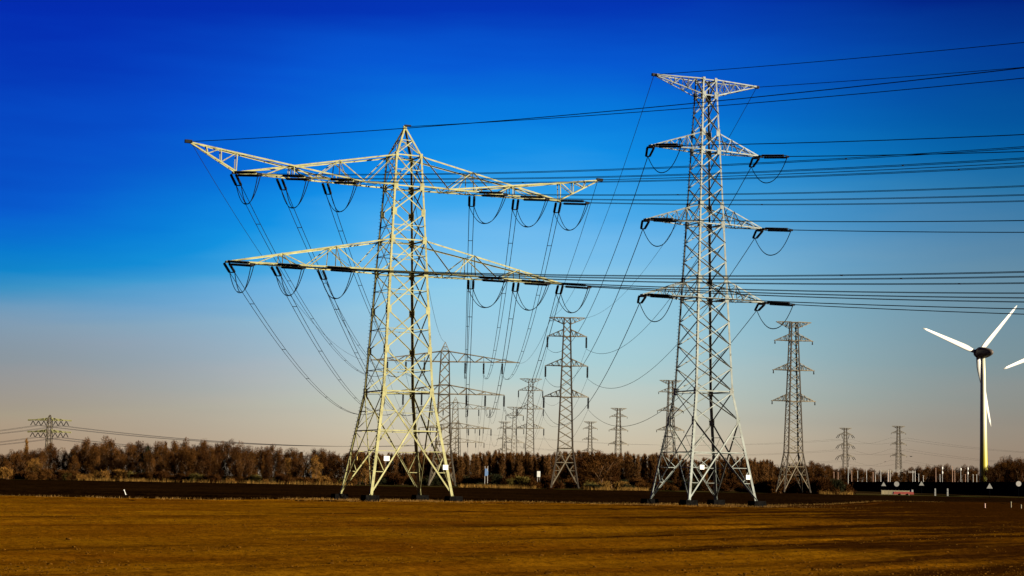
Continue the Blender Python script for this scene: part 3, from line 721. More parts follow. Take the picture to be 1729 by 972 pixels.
PB2L = [(51.05 - 4.0, 6.5), (41.15 - 4.0, 7.0), (30.85 - 4.0, 7.4)]
AN = ['top', 'middle', 'lowest']
for sx, side in ((-1, 'left'), (1, 'right')):
    for q, (zb, zt, L) in enumerate(ARMS_B):
        att = Vector((sx * (L - 0.1), 0.3, zb)); attR = Vector((sx * (L - 0.1), -0.3, zb + 0.05))
        aw, awR = loc2w(PB, YAW, att), loc2w(PB, YAW, attR)
        bw = Vector((PB2[0] + sx * PB2L[q][1], PB2[1], PB2L[q][0])); db = slope_dir(aw, bw, 10.5)
        rw = awR + D_R * R_SPAN; dr = slope_dir(awR, rw, 8.2)
        lb_, lr_ = w2loc(PB, YAW, db), w2loc(PB, YAW, dr)
        pb, pr_ = lb_.cross(Zv).normalized(), lr_.cross(Zv).normalized()
        for s_ in (-1, 1):
            place_string(INS4B, att + pb * (s_ * 0.45) + lb_ * 0.5, (lb_ * 4.0 - pb * s_ * 0.2), RB); place_string(INS4B, attR + pr_ * (s_ * 0.3) + Zv * (s_ * 0.1) + lr_ * 0.5, lr_, RB)
        eb, er = att + lb_ * 4.6, attR + lr_ * 4.7
        for c_, a_, b_, e_, u_, v_ in ((att + lb_ * 0.35, 1.1, 0.25, 0.2, pb, lb_), (eb, 0.6, 0.12, 0.14, pb, lb_), (er, 0.7, 0.12, 0.25, pr_, lr_), (attR + lr_ * 0.35, 0.8, 0.25, 0.3, pr_, lr_)):
            yk = MB(); yk.box(c_, a_, b_, e_, ux=u_, uy=v_); yk.build('yoke_plate', M_INS, RB)
        jl = MB(); jl.tube([eb.lerp(er, i / 18) - Vector((0, 0, 2.9 * (1 - abs(2 * i / 18 - 1) ** 2.2))) for i in range(19)], 0.065, 4); jl.build('jumper_loop', M_WIRE, RB)
        Wb, Wr = loc2w(PB, YAW, eb), loc2w(PB, YAW, er)
        one_cable('conductor', f'single conductor receding from the {side} end of the grey pylon\'s {AN[q]} arm', Wb, bw, 10.2, 0.055, 'conductors receding from the grey pylon')
        one_cable('conductor', f'single conductor leaving rightward from the {side} end of the grey pylon\'s {AN[q]} arm', Wr, Wr + D_R * R_SPAN, 7.8, 0.055, 'conductors leaving the grey pylon to the right')
        for Pa, Pb in ((PB2, PB3), (PB3, PB4)):
            one_cable('conductor', 'thin far conductor sagging between the slender pylons between the two big pylons', Vector((Pa[0] + sx * PB2L[q][1], Pa[1], PB2L[q][0])),
                      Vector((Pb[0] + sx * PB2L[q][1], Pb[1], PB2L[q][0])), 10, 0.04, 'far conductors between the slender pylons', 30)
    w_ = loc2w(PB, YAW, (sx * 8.1, 0, B_TT))
    one_cable('earth_wire', f'thin earth wire leaving rightward from the {side} end of the grey pylon\'s top beam', w_, w_ + D_R * R_SPAN, 6.0, 0.042, 'earth wires of the grey pylon')
    one_cable('earth_wire', f'thin earth wire receding from the {side} end of the grey pylon\'s top beam', w_, Vector((PB2[0] + sx * 5.8, PB2[1], 57.4)), 7.5, 0.038, 'earth wires of the grey pylon')

# ---- far pylon at the left with zigzag insulators
PL = far_pos(84.5, 1450)
RL = thing('lattice_pylon', 'distant yellowish pylon with zigzag insulators rising over the wood', 'pylon', (*PL, 0), R(-3))
BL = Body([(0, 4.6), (14, 2.4), (43, 1.75), (46.8, 0.5)])
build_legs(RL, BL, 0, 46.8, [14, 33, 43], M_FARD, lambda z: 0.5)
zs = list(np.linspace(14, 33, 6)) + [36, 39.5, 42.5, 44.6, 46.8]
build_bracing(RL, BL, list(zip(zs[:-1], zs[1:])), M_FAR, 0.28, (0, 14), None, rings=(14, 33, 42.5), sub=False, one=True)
for sx in (-1, 1):
    for zb in (42.2, 33.2):
        arm_mesh(BL, sx, zb, zb + 2.4, 17.0, zb + 0.2, M_YEL, 0.8, [4.6, 8.8, 13.0]).build('crossarm', M_YEL, RL)
        for x in (4.6, 8.8, 13.0):
            for d_ in (-1, 1): place_string(INS4L, Vector((sx * x, 0, zb - 0.1)), Vector((d_ * 0.55, 0, -1)), RL)
for zb in (38.6, 29.5):
    for q, x in enumerate((-10.9, -6.7, 6.7, 10.9)):
        a = Vector((PL[0] + x, PL[1], zb))
        e = at(690 + q * 12, 752 if zb > 33 else 768, 1650); e2 = at(-420 + q * 12, 745 if zb > 33 else 760, 1330)
        one_cable('conductor', 'faint far conductor hanging off the distant yellowish pylon over the wood', a, e, 6, 0.10, 'far conductors over the wood', 30)
        one_cable('conductor', 'faint far conductor hanging off the distant yellowish pylon over the wood', a, e2, 5, 0.10, 'far conductors over the wood', 30)
a_, b_ = far_pos(1427.5, 1755), far_pos(1517, 1672)
for q, z in enumerate((47.0, 37.2, 27.0)):
    for s_ in (-7, 7):
        one_cable('conductor', 'faint far conductor strung past the tiny pylons over the substation', Vector((a_[0] + s_, a_[1], z)), Vector((b_[0] + s_, b_[1], z)), 5, 0.045, 'far conductors over the substation', 24)
        one_cable('conductor', 'faint far conductor strung past the tiny pylons over the substation', Vector((b_[0] + s_, b_[1], z)), Vector((b_[0] + 190 + s_, b_[1] - 120, z - 12)), 6, 0.045, 'far conductors over the substation', 24)
        one_cable('conductor', 'faint far conductor strung past the tiny pylons over the substation', Vector((a_[0] + s_, a_[1], z)), Vector((a_[0] - 330 + s_, a_[1] + 60, z)), 8, 0.045, 'far conductors over the substation', 24)

# ------------------------------------------------------------------ wind turbines
def blade_mesh(R0=2.0, L=45.9):
    m_ = MB(); n = 14; st = []
    for i in range(n + 1):
        f = i / n; r = R0 + (L - R0) * f
        ch = 2.2 + (4.0 - 2.2) * min(1, f / 0.16) if f < 0.16 else 4.0 - 2.9 * (f - 0.16) / 0.84
        if f > 0.93: ch *= max(0.35, 1 - ((f - 0.93) / 0.07) ** 2 * 0.65)
        th = 1.5 * (1 - f) ** 1.5 + 0.12; tw = R(16 * (1 - f) ** 1.6)
        sec = []
        for k in range(10):
            t = 2 * math.pi * k / 10; x = math.cos(t) * ch / 2 + ch * 0.12; y = math.sin(t) * th / 2
            sec.append(Vector((x * math.cos(tw) - y * math.sin(tw), x * math.sin(tw) + y * math.cos(tw), r)))
        st.append(sec)
    vs = [v for s in st for v in s]
    fs = [(i * 10 + k, i * 10 + (k + 1) % 10, (i + 1) * 10 + (k + 1) % 10, (i + 1) * 10 + k) for i in range(n) for k in range(10)]
    fs += [tuple(range(9, -1, -1)), tuple(n * 10 + k for k in range(10))]
    m_.add(vs, fs); return m_.mesh('blade', M_WHITE, True)
BLADE = blade_mesh()
HUBZ = 86.0
def turbine(px, Y, angs, label):
    pos = far_pos(px, Y, 600)
    r = thing('wind_turbine', label, 'wind turbine', (*pos, 0), 0, 'wind turbines')
    t = MB(); t.lathe([(2.85, 0), (2.8, 3), (2.45, 14), (2.15, 28), (1.9, 50), (1.55, 72), (1.3, HUBZ - 2)], 32); t.build('tower', M_TOWER, r, True)
    # nacelle axis: the rotor looks away to the left, the tail points right and toward the viewer
    A = Vector((-math.sin(R(29.4)), math.cos(R(29.4)), 0)); U = A.cross(Zv).normalized() * -1
    nc = MB(); rings = []
    prof = [(-8.6, 0.15), (-8.2, 1.0), (-7.2, 1.7), (-5.2, 2.5), (-2.4, 3.2), (0.4, 3.6), (2.4, 3.7), (2.9, 3.3)]
    for z, rr in prof:
        rings.append([A * z + (U * math.cos(2 * math.pi * k / 20) + Zv * math.sin(2 * math.pi * k / 20)) * rr + Vector((0, 0, HUBZ)) for k in range(20)])
    vs = [v for s in rings for v in s]; n = len(rings)
    nc.add(vs, [(i * 20 + k, i * 20 + (k + 1) % 20, (i + 1) * 20 + (k + 1) % 20, (i + 1) * 20 + k) for i in range(n - 1) for k in range(20)] + [tuple(range(19, -1, -1)), tuple((n - 1) * 20 + k for k in range(20))])
    nc.build('nacelle', M_DKNAC, r, True)
    hb = MB(); rings = []
    for z, rr in [(2.95, 3.0), (3.4, 3.0), (5.0, 2.7), (6.2, 1.9), (6.9, 0.8), (7.0, 0.2)]:
        rings.append([A * z + (U * math.cos(2 * math.pi * k / 20) + Zv * math.sin(2 * math.pi * k / 20)) * rr + Vector((0, 0, HUBZ)) for k in range(20)])
    vs = [v for s in rings for v in s]; n = len(rings)
    hb.add(vs, [(i * 20 + k, i * 20 + (k + 1) % 20, (i + 1) * 20 + (k + 1) % 20, (i + 1) * 20 + k) for i in range(n - 1) for k in range(20)] + [tuple(range(19, -1, -1)), tuple((n - 1) * 20 + k for k in range(20))])
    hb.build('rotor_hub', M_DKNAC, r, True)
    # image-right in the rotor plane
    Rr = Vector((math.cos(R(29.4)), math.sin(R(29.4)), 0))
    for a in angs:
        d = (Rr * math.cos(R(a)) + Zv * math.sin(R(a))).normalized()
        o = link('blade', BLADE, r); o.location = A * 4.6 + Vector((0, 0, HUBZ))
        yv = A; xv = yv.cross(d).normalized()
        o.rotation_mode = 'QUATERNION'; o.rotation_quaternion = Matrix((xv, yv, d)).transposed().to_quaternion()
    return r
turbine(1659.5, 1147, (163.5, 43.5, -76.5), 'white three-bladed wind turbine with a yellow-green tower base behind the black barrier')
turbine(1797, 1085, (199, 79, -41), 'wind turbine mostly outside the right edge with only a pale blade tip showing')

# ------------------------------------------------------------------ trees and shrubs
def twig(m_, p, d, L, w):
    d = d.normalized(); s = d.cross(Vector((random.gauss(0, 1), random.gauss(0, 1), random.gauss(0, 1)))).normalized() * w
    m_.add([p - s, p + s, p + d * L], [(0, 1, 2)])
def grow(tr, cr, p, d, L, r, lev, spread, upb, tw):
    n = 4; pts = [p]; q = p.copy(); dd = d.normalized()
    for i in range(n):
        dd = (dd + Vector((random.gauss(0, .13), random.gauss(0, .13), random.gauss(0, .08) + upb * 0.12))).normalized()
        q = q + dd * (L / n); pts.append(q.copy())
    tr.tube(pts, [r * (1 - 0.65 * i / n) for i in range(n + 1)], 4 if lev == 0 else 3, False)
    if lev >= 1:
        for k in range(tw):
            f = random.random() ** 0.7; i = min(n - 1, int(f * n)); b = pts[i].lerp(pts[i + 1], f * n - i)
            v = (dd + Vector((random.gauss(0, .6), random.gauss(0, .6), random.gauss(0.25, .5)))).normalized()
            twig(cr, b, v, random.uniform(.5, 1.3) * (L / 3.0) ** 0.4, random.uniform(.03, .07))
    if lev < 2:
        for k in range(7 if lev == 0 else 4):
            f = random.uniform(.3, 1.0); i = min(n - 1, int(f * n)); b = pts[i].lerp(pts[i + 1], f * n - i)
            a = random.uniform(0, 2 * math.pi); side = Vector((math.cos(a), math.sin(a), 0)) * spread
            grow(tr, cr, b, (dd * 0.7 + side + Zv * 0.3 * upb), L * random.uniform(.42, .62), r * 0.45, lev + 1, spread, upb, tw)
def cloud(cr, c, rad, n, w0, w1, l0, l1, up_=0.8):
    for k in range(n):
        v = Vector((random.gauss(0, 1), random.gauss(0, 1), random.gauss(0, 1))).normalized() * (random.random() ** .45)
        p = c + Vector((v.x * rad[0], v.y * rad[1], v.z * rad[2]))
        twig(cr, p, Vector((v.x * .8 + random.gauss(0, .35), v.y * .8 + random.gauss(0, .35), up_ + v.z * .5 + random.gauss(0, .3))), random.uniform(l0, l1), random.uniform(w0, w1))
def make_tree(kind, i):
    tr, cr = MB(), MB(); random.seed(100 * i + len(kind))
    if kind == 'broad':
        for s in range(random.choice((1, 2, 2))):
            grow(tr, cr, Vector((random.uniform(-.5, .5), random.uniform(-.5, .5), 0)), Vector((random.gauss(0, .1), random.gauss(0, .1), 1)), 7.6, .2, 0, .75, 1.0, 10)
        for k in range(17):
            a = random.uniform(0, 6.28); f = (k + random.random()) / 17; z = 2.0 + 9.6 * f
            R_ = 3.5 * (math.sin(math.pi * min(1, f * .75 + .2))) ** .6; rr = R_ * math.sqrt(random.random())
            q = random.uniform(.75, 1.2)
            cloud(cr, Vector((rr * math.cos(a), rr * math.sin(a), z)), (1.25 * q, 1.25 * q, 1.75 * q), 270, .035, .085, .25, .65)
    elif kind == 'slender':
        tr.tube([Vector((0, 0, 0)), Vector((.1, 0, 7)), Vector((0, .1, 15.5))], [.18, .12, .03], 5, False)
        for k in range(30):
            z = 1 + 13 * random.random() ** 0.8; a = random.uniform(0, 6.28); q = 1 - 0.5 * (z / 15)
            grow(tr, cr, Vector((0, 0, z)), Vector((math.cos(a) * .42, math.sin(a) * .42, 1)), 3.2 * q, .05, 2, .3, 1, 10)
        for k in range(15):
            f = (k + random.random()) / 15; a = random.uniform(0, 6.28); z = .8 + 14.3 * f; rr = .8 * random.random() * (1.1 - f ** 2)
            cloud(cr, Vector((rr * math.cos(a), rr * math.sin(a), z)), (.85 * (1.15 - f * f * .8), .85 * (1.15 - f * f * .8), 1.5), 150, .03, .07, .5, 1.3, 1.6)
    elif kind == 'shrub':
        for k in range(10):
            a = random.uniform(0, 6.28); grow(tr, cr, Vector((random.gauss(0, .3), random.gauss(0, .3), 0)), Vector((math.cos(a) * .7, math.sin(a) * .7, random.uniform(.6, 1.2))), random.uniform(1.2, 2.0), .04, 1, .6, .6, 14)
        for k in range(11):
            a = random.uniform(0, 6.28); rr = 1.7 * math.sqrt(random.random()); z = random.uniform(.5, 2.0) * (1 - .22 * rr / 1.7); q = random.uniform(.7, 1.15)
            cloud(cr, Vector((rr * math.cos(a), rr * math.sin(a), z)), (.95 * q, .95 * q, .8 * q), 230, .03, .075, .25, .6)
    else:
        tr.tube([Vector((0, 0, 0)), Vector((0, 0, 11.5))], [.2, .03], 5, False)
        for k in range(3000):
            f = random.random(); z = 1 + 10.8 * f; a = random.uniform(0, 6.28); rr = (2.5 * (1 - f) ** .75 + .1) * math.sqrt(random.random()) * (0.8 + .3 * math.sin(a * 4 + z * 1.7))
            twig(cr, Vector((rr * math.cos(a), rr * math.sin(a), z)), Vector((math.cos(a), math.sin(a), random.uniform(-.3, .6))), random.uniform(.3, .7), random.uniform(.05, .12))
    return tr.mesh('trunk', M_TRK), cr.mesh('crown')
TREES = {k: [make_tree(k, i) for i in range(n)] for k, n in (('broad', 5), ('slender', 5), ('shrub', 4), ('evergreen', 2))}
CM = {}
def crown_mesh(kind, i, mt_):
    key = (kind, i, mt_.name)
    if key not in CM:
        me = TREES[kind][i][1].copy(); me.materials.clear(); me.materials.append(mt_); CM[key] = me
    return CM[key]
def tree(kind, mt_, x, y, sc, label, name, cat, group=None, z=0.0):
    i = random.randrange(len(TREES[kind])); t = thing(name, label, cat, (x, y, z), random.uniform(0, 6.28), group); t.scale = sc
    link('trunk' if kind != 'shrub' else 'stems', TREES[kind][i][0], t); link('crown', crown_mesh(kind, i, mt_), t); return t

def top_h(px, ytop, Y): return at(px, ytop, Y).z
random.seed(5)
LP = [(-60, 766), (0, 765), (36, 756), (52, 757), (84, 746), (112, 758), (140, 740), (152, 738), (180, 738), (206, 748), (222, 741), (250, 739), (300, 742), (345, 741), (362, 738), (400, 748), (430, 749), (470, 751), (520, 753), (560, 756), (600, 760)]
GW = 'bare trees of the wood left of the yellow pylon'
LW = {'b': 'brown bare tree crowded in the wood left of the yellow pylon', 'e': 'dark evergreen tree tucked into the wood left of the yellow pylon'}
px = -70.0
while px < 610:
    for row, (Y, lo) in enumerate(((735, 1.0), (708, .90), (688, .74))):
        x_ = px + random.uniform(-5, 5) + row * 4; Yj = Y + random.uniform(-7, 7)
        yt = np.interp(x_, [a for a, b in LP], [b for a, b in LP]); h = top_h(x_, yt, Yj) * lo * random.uniform(.86, 1.02)
        if row == 2 and random.random() < .25: continue
        ev = random.random() < .07
        kind = 'evergreen' if ev else ('broad' if random.random() < .97 else 'slender')
        hh = {'evergreen': 13.5, 'broad': 12.7, 'slender': 16.3}[kind]; s = h / hh; w_ = s * random.uniform(.8, 1.05) * (1.25 if kind == 'slender' else 1)
        tree(kind, M_EVG if ev else random.choice((M_TWD, M_TWB, M_TWB, M_TWG if row == 2 else M_TWB)), gx(x_, Yj), Yj, (w_, w_, s),
             LW['e'] if ev else LW['b'], 'evergreen_tree' if ev else 'bare_tree', 'tree', ('evergreens of the left wood' if ev else GW))
    px += 14.5 + random.uniform(-3, 3)
px = -60.0
while px < 600:
    Yj = 672 + random.uniform(-6, 6); s = random.uniform(.75, 1.5)
    if random.random() < .9:
        tree('shrub', random.choice((M_TWB, M_TWB, M_TWG, M_OLV, M_TWD)), gx(px, Yj), Yj, (s * 1.1, s * 1.1, s * random.uniform(.9, 1.2)), 'low rounded shrub along the foot of the wood left of the yellow pylon', 'shrub', 'shrub', 'shrubs along the left wood')
    px += random.uniform(8, 17)
tree('slender', M_TWG, gx(42, 760), 760, (1.15, 1.15, top_h(42, 741, 760) / 16.3), 'golden narrow tree standing tall left of the distant zigzag pylon', 'bare_tree', 'tree')
for px_, s, lb in ((205, 1.5, 'bright golden shrub under the wood, below the tallest left trees'), (172, 1.7, 'olive gold shrub near the middle of the left wood edge'), (10, 1.5, 'golden round shrub at the far left end of the wood edge')):
    tree('shrub', M_TWG, gx(px_, 667), 667, (s, s, s * 1.1), lb, 'shrub', 'shrub')
# middle rows of slender poplars
px = 590.0; GP = 'slender poplars in the far row behind the pylons'
while px < 1300:
    for row, Y in enumerate((930, 905)):
        x_ = px + random.uniform(-2.5, 2.5) + row * 3; Yj = Y + random.uniform(-9, 9)
        yt = 763 + (4 if x_ > 1060 else 0) + (6 if x_ > 1150 else 0) + 2 * math.sin(x_ * .05) + random.uniform(-1, 3) + row * 2
        s = top_h(x_, yt, Yj) / 16.3; w_ = s * random.uniform(1.4, 2.0)
        tree('slender', random.choice((M_TWP, M_TWP, M_TWB, M_TWP)), gx(x_, Yj), Yj, (w_, w_, s), 'slender bare poplar in the far row of trees behind the pylons', 'poplar_tree', 'tree', GP)
    px += 6.6 + random.uniform(-1.5, 1.5)
px = 600.0
while px < 1300:
    Yj = 885 + random.uniform(-6, 6); s_ = random.uniform(1.3, 2.2)
    tree('shrub', random.choice((M_TWD, M_TWD, M_TWB, M_EVG)), gx(px, Yj), Yj, (s_, s_, s_ * 1.05), 'dark undergrowth shrub at the foot of the far poplar row', 'shrub', 'shrub', 'shrubs under the poplar row')
    px += random.uniform(9, 15)
for px_, Y, yt, w, mt_, lb in ((1009, 720, 757, 2.05, M_TWB, 'broad domed brown tree behind the tall slender pylon'), (1032, 735, 768, 1.45, M_TWD, 'smaller domed brown tree right beside the broad domed one'), (985, 740, 768, 1.4, M_TWD, 'dark rounded tree left beside the broad domed brown tree')):
    s = top_h(px_, yt, Y) / 13.4; tree('broad', mt_, gx(px_, Y), Y, (w, w, s), lb, 'bare_tree', 'tree')
# right-hand trees
RP = [(1240, 782), (1280, 780), (1300, 782), (1330, 780), (1380, 777), (1395, 779), (1415, 786), (1440, 789), (1458, 786), (1475, 792), (1500, 793), (1525, 790), (1548, 786), (1570, 782), (1595, 782), (1612, 790), (1628, 784), (1645, 784), (1662, 792), (1676, 778), (1690, 768), (1710, 767), (1729, 768), (1780, 770)]
px = 1245.0; GR = 'brown trees of the far line at the right'
while px < 1775:
    for row, Y in enumerate((1360, 1310)):
        x_ = px + random.uniform(-3, 3) + 4 * row; Yj = (Y if x_ < 1668 else Y - 380) + random.uniform(-12, 12)
        yt = np.interp(x_, [a for a, b in RP], [b for a, b in RP]); h = top_h(x_, yt, Yj) * random.uniform(.85, 1.04) * (1 - .1 * row); s = h / 12.9; w_ = s * random.uniform(.8, 1.1)
        tree('broad', random.choice((M_TWD, M_TWB, M_TWB)), gx(x_, Yj), Yj, (w_, w_, s), 'brown bare tree in the far line beyond the black barrier and thicket', 'bare_tree', 'tree', GR)
    px += 9.5 + random.uniform(-2, 2)
# thickets and bushes at the far edge of the ploughed field
BU = [(880, 672, 1.5, 1.8, M_OLV, 'olive green rounded bush left of the white cabinet'), (862, 680, 1.3, 1.4, M_OLV, 'smaller olive bush leaning on the rounded olive bush'),
      (905, 690, 1.2, 1.5, M_TWB, 'brown bush in front of the white cabinet'), (925, 668, 1.5, 1.9, M_TWD, 'dark bush at the left foot of the tall slender pylon'),
      (940, 690, 1.5, 1.7, M_TWD, 'dark bush behind the tall slender pylon\'s legs'), (838, 676, 1.4, .9, M_EVG, 'low black bush right of the blue sign'), (815, 680, 1.5, .9, M_EVG, 'low black bush below the blue sign'),
      (998, 690, 1.5, 1.5, M_OLV, 'olive bush under the broad domed tree'), (1020, 676, 1.6, 1.4, M_REED, 'straw coloured bush right of the tall slender pylon'), (1045, 680, 1.5, 1.3, M_REED, 'straw coloured mound between the slender pylon and the grey pylon'),
      (1062, 674, 1.4, 1.0, M_EVG, 'dark low bush nearest left of the grey pylon'), (1000, 664, 1.6, .85, M_EVG, 'dark low bush before the straw coloured mounds'), (1085, 684, 1.5, 1.2, M_TWB, 'russet bush beside the grey pylon\'s left leg'),
      (1128, 690, 1.7, 1.2, M_TWB, 'russet bush between the grey pylon\'s left legs'), (1215, 690, 1.6, 1.3, M_TWD, 'dark bush between the grey pylon\'s right legs'), (1255, 690, 1.6, 1.5, M_TWD, 'dark bush inside the grey pylon\'s right leg')]
for px_, Y, w, h, mt_, lb in BU: tree('shrub', mt_, gx(px_, Y), Y, (w, w, h), lb, 'bush', 'bush')
px = 1283.0
while px < 1436:
    for row in range(2):
        Yj = 668 + row * 9 + random.uniform(-4, 4); x_ = px + random.uniform(-4, 4)
        yt = np.interp(x_, [1280, 1300, 1340, 1380, 1410, 1430, 1440], [812, 806, 803, 804, 806, 814, 822]); s = max(.6, top_h(x_, yt, Yj) / 2.75)
        tree('shrub', random.choice((M_TWD, M_TWB, M_TWD, M_EVG)), gx(x_, Yj), Yj, (s * .85, s * .85, s), 'dark brown shrub massed in the thicket behind the wireless pylon', 'shrub', 'shrub', 'shrubs of the dark thicket')
    px += 9
def blades(name, spots, mt_, label, cat, hmin, hmax, w=0.03):
    m_ = MB()
    for x, y in spots:
        h = random.uniform(hmin, hmax); a = random.uniform(0, 6.28); b = Vector((math.cos(a), math.sin(a), 0)) * random.uniform(w * .6, w * 1.4)
        lean = Vector((random.gauss(0, .25), random.gauss(0, .25), 1)).normalized() * h; p = Vector((x, y, -0.05))
        m_.add([p - b, p + b, p + lean], [(0, 1, 2)])
    return tag(m_.build(name, mt_), label, cat, kind='stuff')
sp = []
for k in range(16000):
    q = random.random(); px_ = random.choice((random.uniform(775, 905), random.uniform(775, 905), random.uniform(985, 1095), random.uniform(1385, 1440), random.uniform(130, 290), random.uniform(290, 600)))
    Y = random.uniform(657, 668); dens = smooth_noise(np.array([px_ * .15]), np.array([0.0]), 41, 3, 3)[0]
    if random.random() < .55 + dens: sp.append((gx(px_, Y), Y))
blades('reed_strip', sp, M_REED, 'strip of golden dry reeds along the far edge of the dark field', 'reeds', .5, 1.9, .06)
sp = []
for k in range(26000):
    if random.random() < .6:
        c = random.choice((PA, PB)); x, y = c[0] + random.gauss(0, 7), c[1] + random.gauss(-2, 5)
    else:
        x = random.uniform(-75, 90); y = float(yb(np.array([x]))[0]) + random.gauss(-1, 2)
    if smooth_noise(np.array([x]), np.array([y]), 43, 2.2, 2.2)[0] > -.12: sp.append((x, y))
blades('dry_grass', sp, M_DRY, 'withered grass tufts around the pylon footings and field edge', 'grass', .08, .38, .02)

# ------------------------------------------------------------------ soil clods in the near field
cl = MB(); PHI = 1.618
ICO_V = [Vector(v).normalized() for v in ((-1, PHI, 0), (1, PHI, 0), (-1, -PHI, 0), (1, -PHI, 0), (0, -1, PHI), (0, 1, PHI), (0, -1, -PHI), (0, 1, -PHI), (PHI, 0, -1), (PHI, 0, 1), (-PHI, 0, -1), (-PHI, 0, 1))]
ICO_F = [(0, 11, 5), (0, 5, 1), (0, 1, 7), (0, 7, 10), (0, 10, 11), (1, 5, 9), (5, 11, 4), (11, 10, 2), (10, 7, 6), (7, 1, 8), (3, 9, 4), (3, 4, 2), (3, 2, 6), (3, 6, 8), (3, 8, 9), (4, 9, 5), (2, 4, 11), (6, 2, 10), (8, 6, 7), (9, 8, 1)]
cy = 50 + 110 * rng.random(16000) ** 1.6; cx = rng.uniform(-.31, .31, 16000) * cy; cz = z_field(cx, cy)
cu, cv = cx * .6157 + cy * .788, -cx * .788 + cy * .6157
dens = smooth_noise(cu, cv, 51, 16, 3) + .7 * smooth_noise(cx, cy, 52, 2.5, 2) + .25 * cx / cy
for x, y, z, q in zip(cx, cy, cz, dens):
    if q < random.uniform(-.15, .3): continue
    s = random.uniform(.015, .04) * (1 + 1.0 * (random.random() < .05)); c = Vector((x, y, z + s * .15)); sx_, sy_ = random.uniform(.8, 1.7), random.uniform(.8, 1.4)
    cl.add([c + Vector((v.x * sx_, v.y * sy_, v.z * .75)) * s * random.uniform(.75, 1.25) for v in ICO_V], ICO_F)
tag(cl.build('soil_clods', M_CLOD), 'loose earth clods scattered over the ochre foreground field', 'clods', kind='stuff')
# ------------------------------------------------------------------ black barrier, signs, substation
w0, w1 = at(1434, 815, 1240), at(1830, 815, 700)
BW = thing('noise_barrier', 'long black barrier wall with pale posts in front of the wind turbine', 'barrier', (w0.x, w0.y, 0))
dv = Vector((w1.x - w0.x, w1.y - w0.y, 0)); Lw = dv.length; du = dv.normalized(); nn_ = Vector((du.y, -du.x, 0))
if nn_.y > 0: nn_ = -nn_
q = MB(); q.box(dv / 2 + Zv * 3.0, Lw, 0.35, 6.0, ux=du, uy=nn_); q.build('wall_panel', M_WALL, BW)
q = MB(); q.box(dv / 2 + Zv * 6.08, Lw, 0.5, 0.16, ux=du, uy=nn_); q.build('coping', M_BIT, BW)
nP = 26
for i in range(nP):
    c = du * (Lw * (i + .5) / nP) + nn_ * 0.35; q = MB(); h = random.choice((3.4, 4.2, 2.6)); q.box(c + Zv * (6 - h / 2), 0.16, 0.22, h, ux=du, uy=nn_); q.build('post', M_POSTO if i % 3 else M_POST, BW)
def wall_y(px_):
    for k in range(401):
        P_ = w0.lerp(w1, k / 400.0)
        if gx(px_, P_.y) <= P_.x: return P_.y
    return w1.y
def sign(px_, py_, shape, size, m_, label, Yoff=60, name='road_sign'):
    Y = max(640, wall_y(px_) - 260); c = at(px_, py_, Y); t = thing(name, label, 'sign', (c.x, Y, 0)); t_ = MB(); t_.tube([Vector((0, .08, 0)), Vector((0, .08, c.z))], .07, 6); t_.build('pole', M_WALL, t)
    q = MB(); n = {'tri': 3, 'round': 16, 'sq': 4}[shape]; a0 = {'tri': 90, 'round': 0, 'sq': 45}[shape]
    ring = [Vector((size * math.cos(R(a0 + 360 * k / n)), 0, c.z + size * math.sin(R(a0 + 360 * k / n)))) for k in range(n)]
    q.add(ring + [v + Vector((0, .06, 0)) for v in ring], [tuple(range(n)), tuple(range(2 * n - 1, n - 1, -1))] + [(k, n + k, n + (k + 1) % n, (k + 1) % n) for k in range(n)])
    q.build('sign_face', m_, t)
sign(1492, 818, 'tri', 1.25, M_SIGN, 'white triangular sign left of the round white sign before the barrier')
sign(1514, 817, 'round', 1.1, M_SIGN, 'round white sign between two triangular signs before the barrier')
sign(1556, 817, 'tri', 1.15, M_SIGN, 'white triangular sign right of the round sign near the barrier middle')
sign(1671, 821.5, 'tri', 1.2, M_SIGN, 'white triangular sign right below the wind turbine tower')
sign(1720, 816.5, 'round', .9, M_POST, 'round pale sign at the right end of the barrier')
for px_, lb in ((1579, 'white short marker post, left of the pair before the barrier'), (1600, 'white short marker post, right of the pair before the barrier')):
    Y = max(640, wall_y(px_) - 240); t = MB(); a, b = at(px_, 832, Y), at(px_, 824.5, Y); t.box((0, 0, b.z / 2), .6, .4, b.z, top=.8); t.box((0, -.26, b.z * .7), .5, .06, .5); tag(t.build('marker_post', M_SIGN), lb, 'post').location = (a.x, Y, 0)
# red trailer and cream panel fence
Y = 664; c = at(1525, 828, Y)
t = thing('flat_trailer', 'low red flat trailer parked before the cream panel fence', 'trailer', (c.x, Y, .25))
q = MB(); q.box((0, 0, .75), 7.2, 2.0, .9, top=.96); q.build('bed', M_RED, t)
q = MB(); q.box((3.1, 0, 1.6), .7, 1.6, .8, top=.8); q.build('headboard', M_SIGN, t)
for xx in (-1.4, 1.3):
    for yy in (-1.02, 1.02):
        q = MB(); q.tube([Vector((xx, yy - .1, .32)), Vector((xx, yy + .1, .32))], .32, 14); q.build('wheel', M_BIT, t)
c = at(1512, 826, 698); t = thing('panel_fence', 'cream panel fence standing in the verge behind the red trailer', 'fence', (c.x, 698, .1))
for k in range(8):
    q = MB(); q.box((-4.6 + k * 1.3, 0, .95), 1.24, .08, 1.5); q.build('panel', M_CREAM, t)
for k in range(9):
    q = MB(); q.box((-5.25 + k * 1.3, .1, .9), .1, .1, 1.85); q.build('post', M_POST, t)
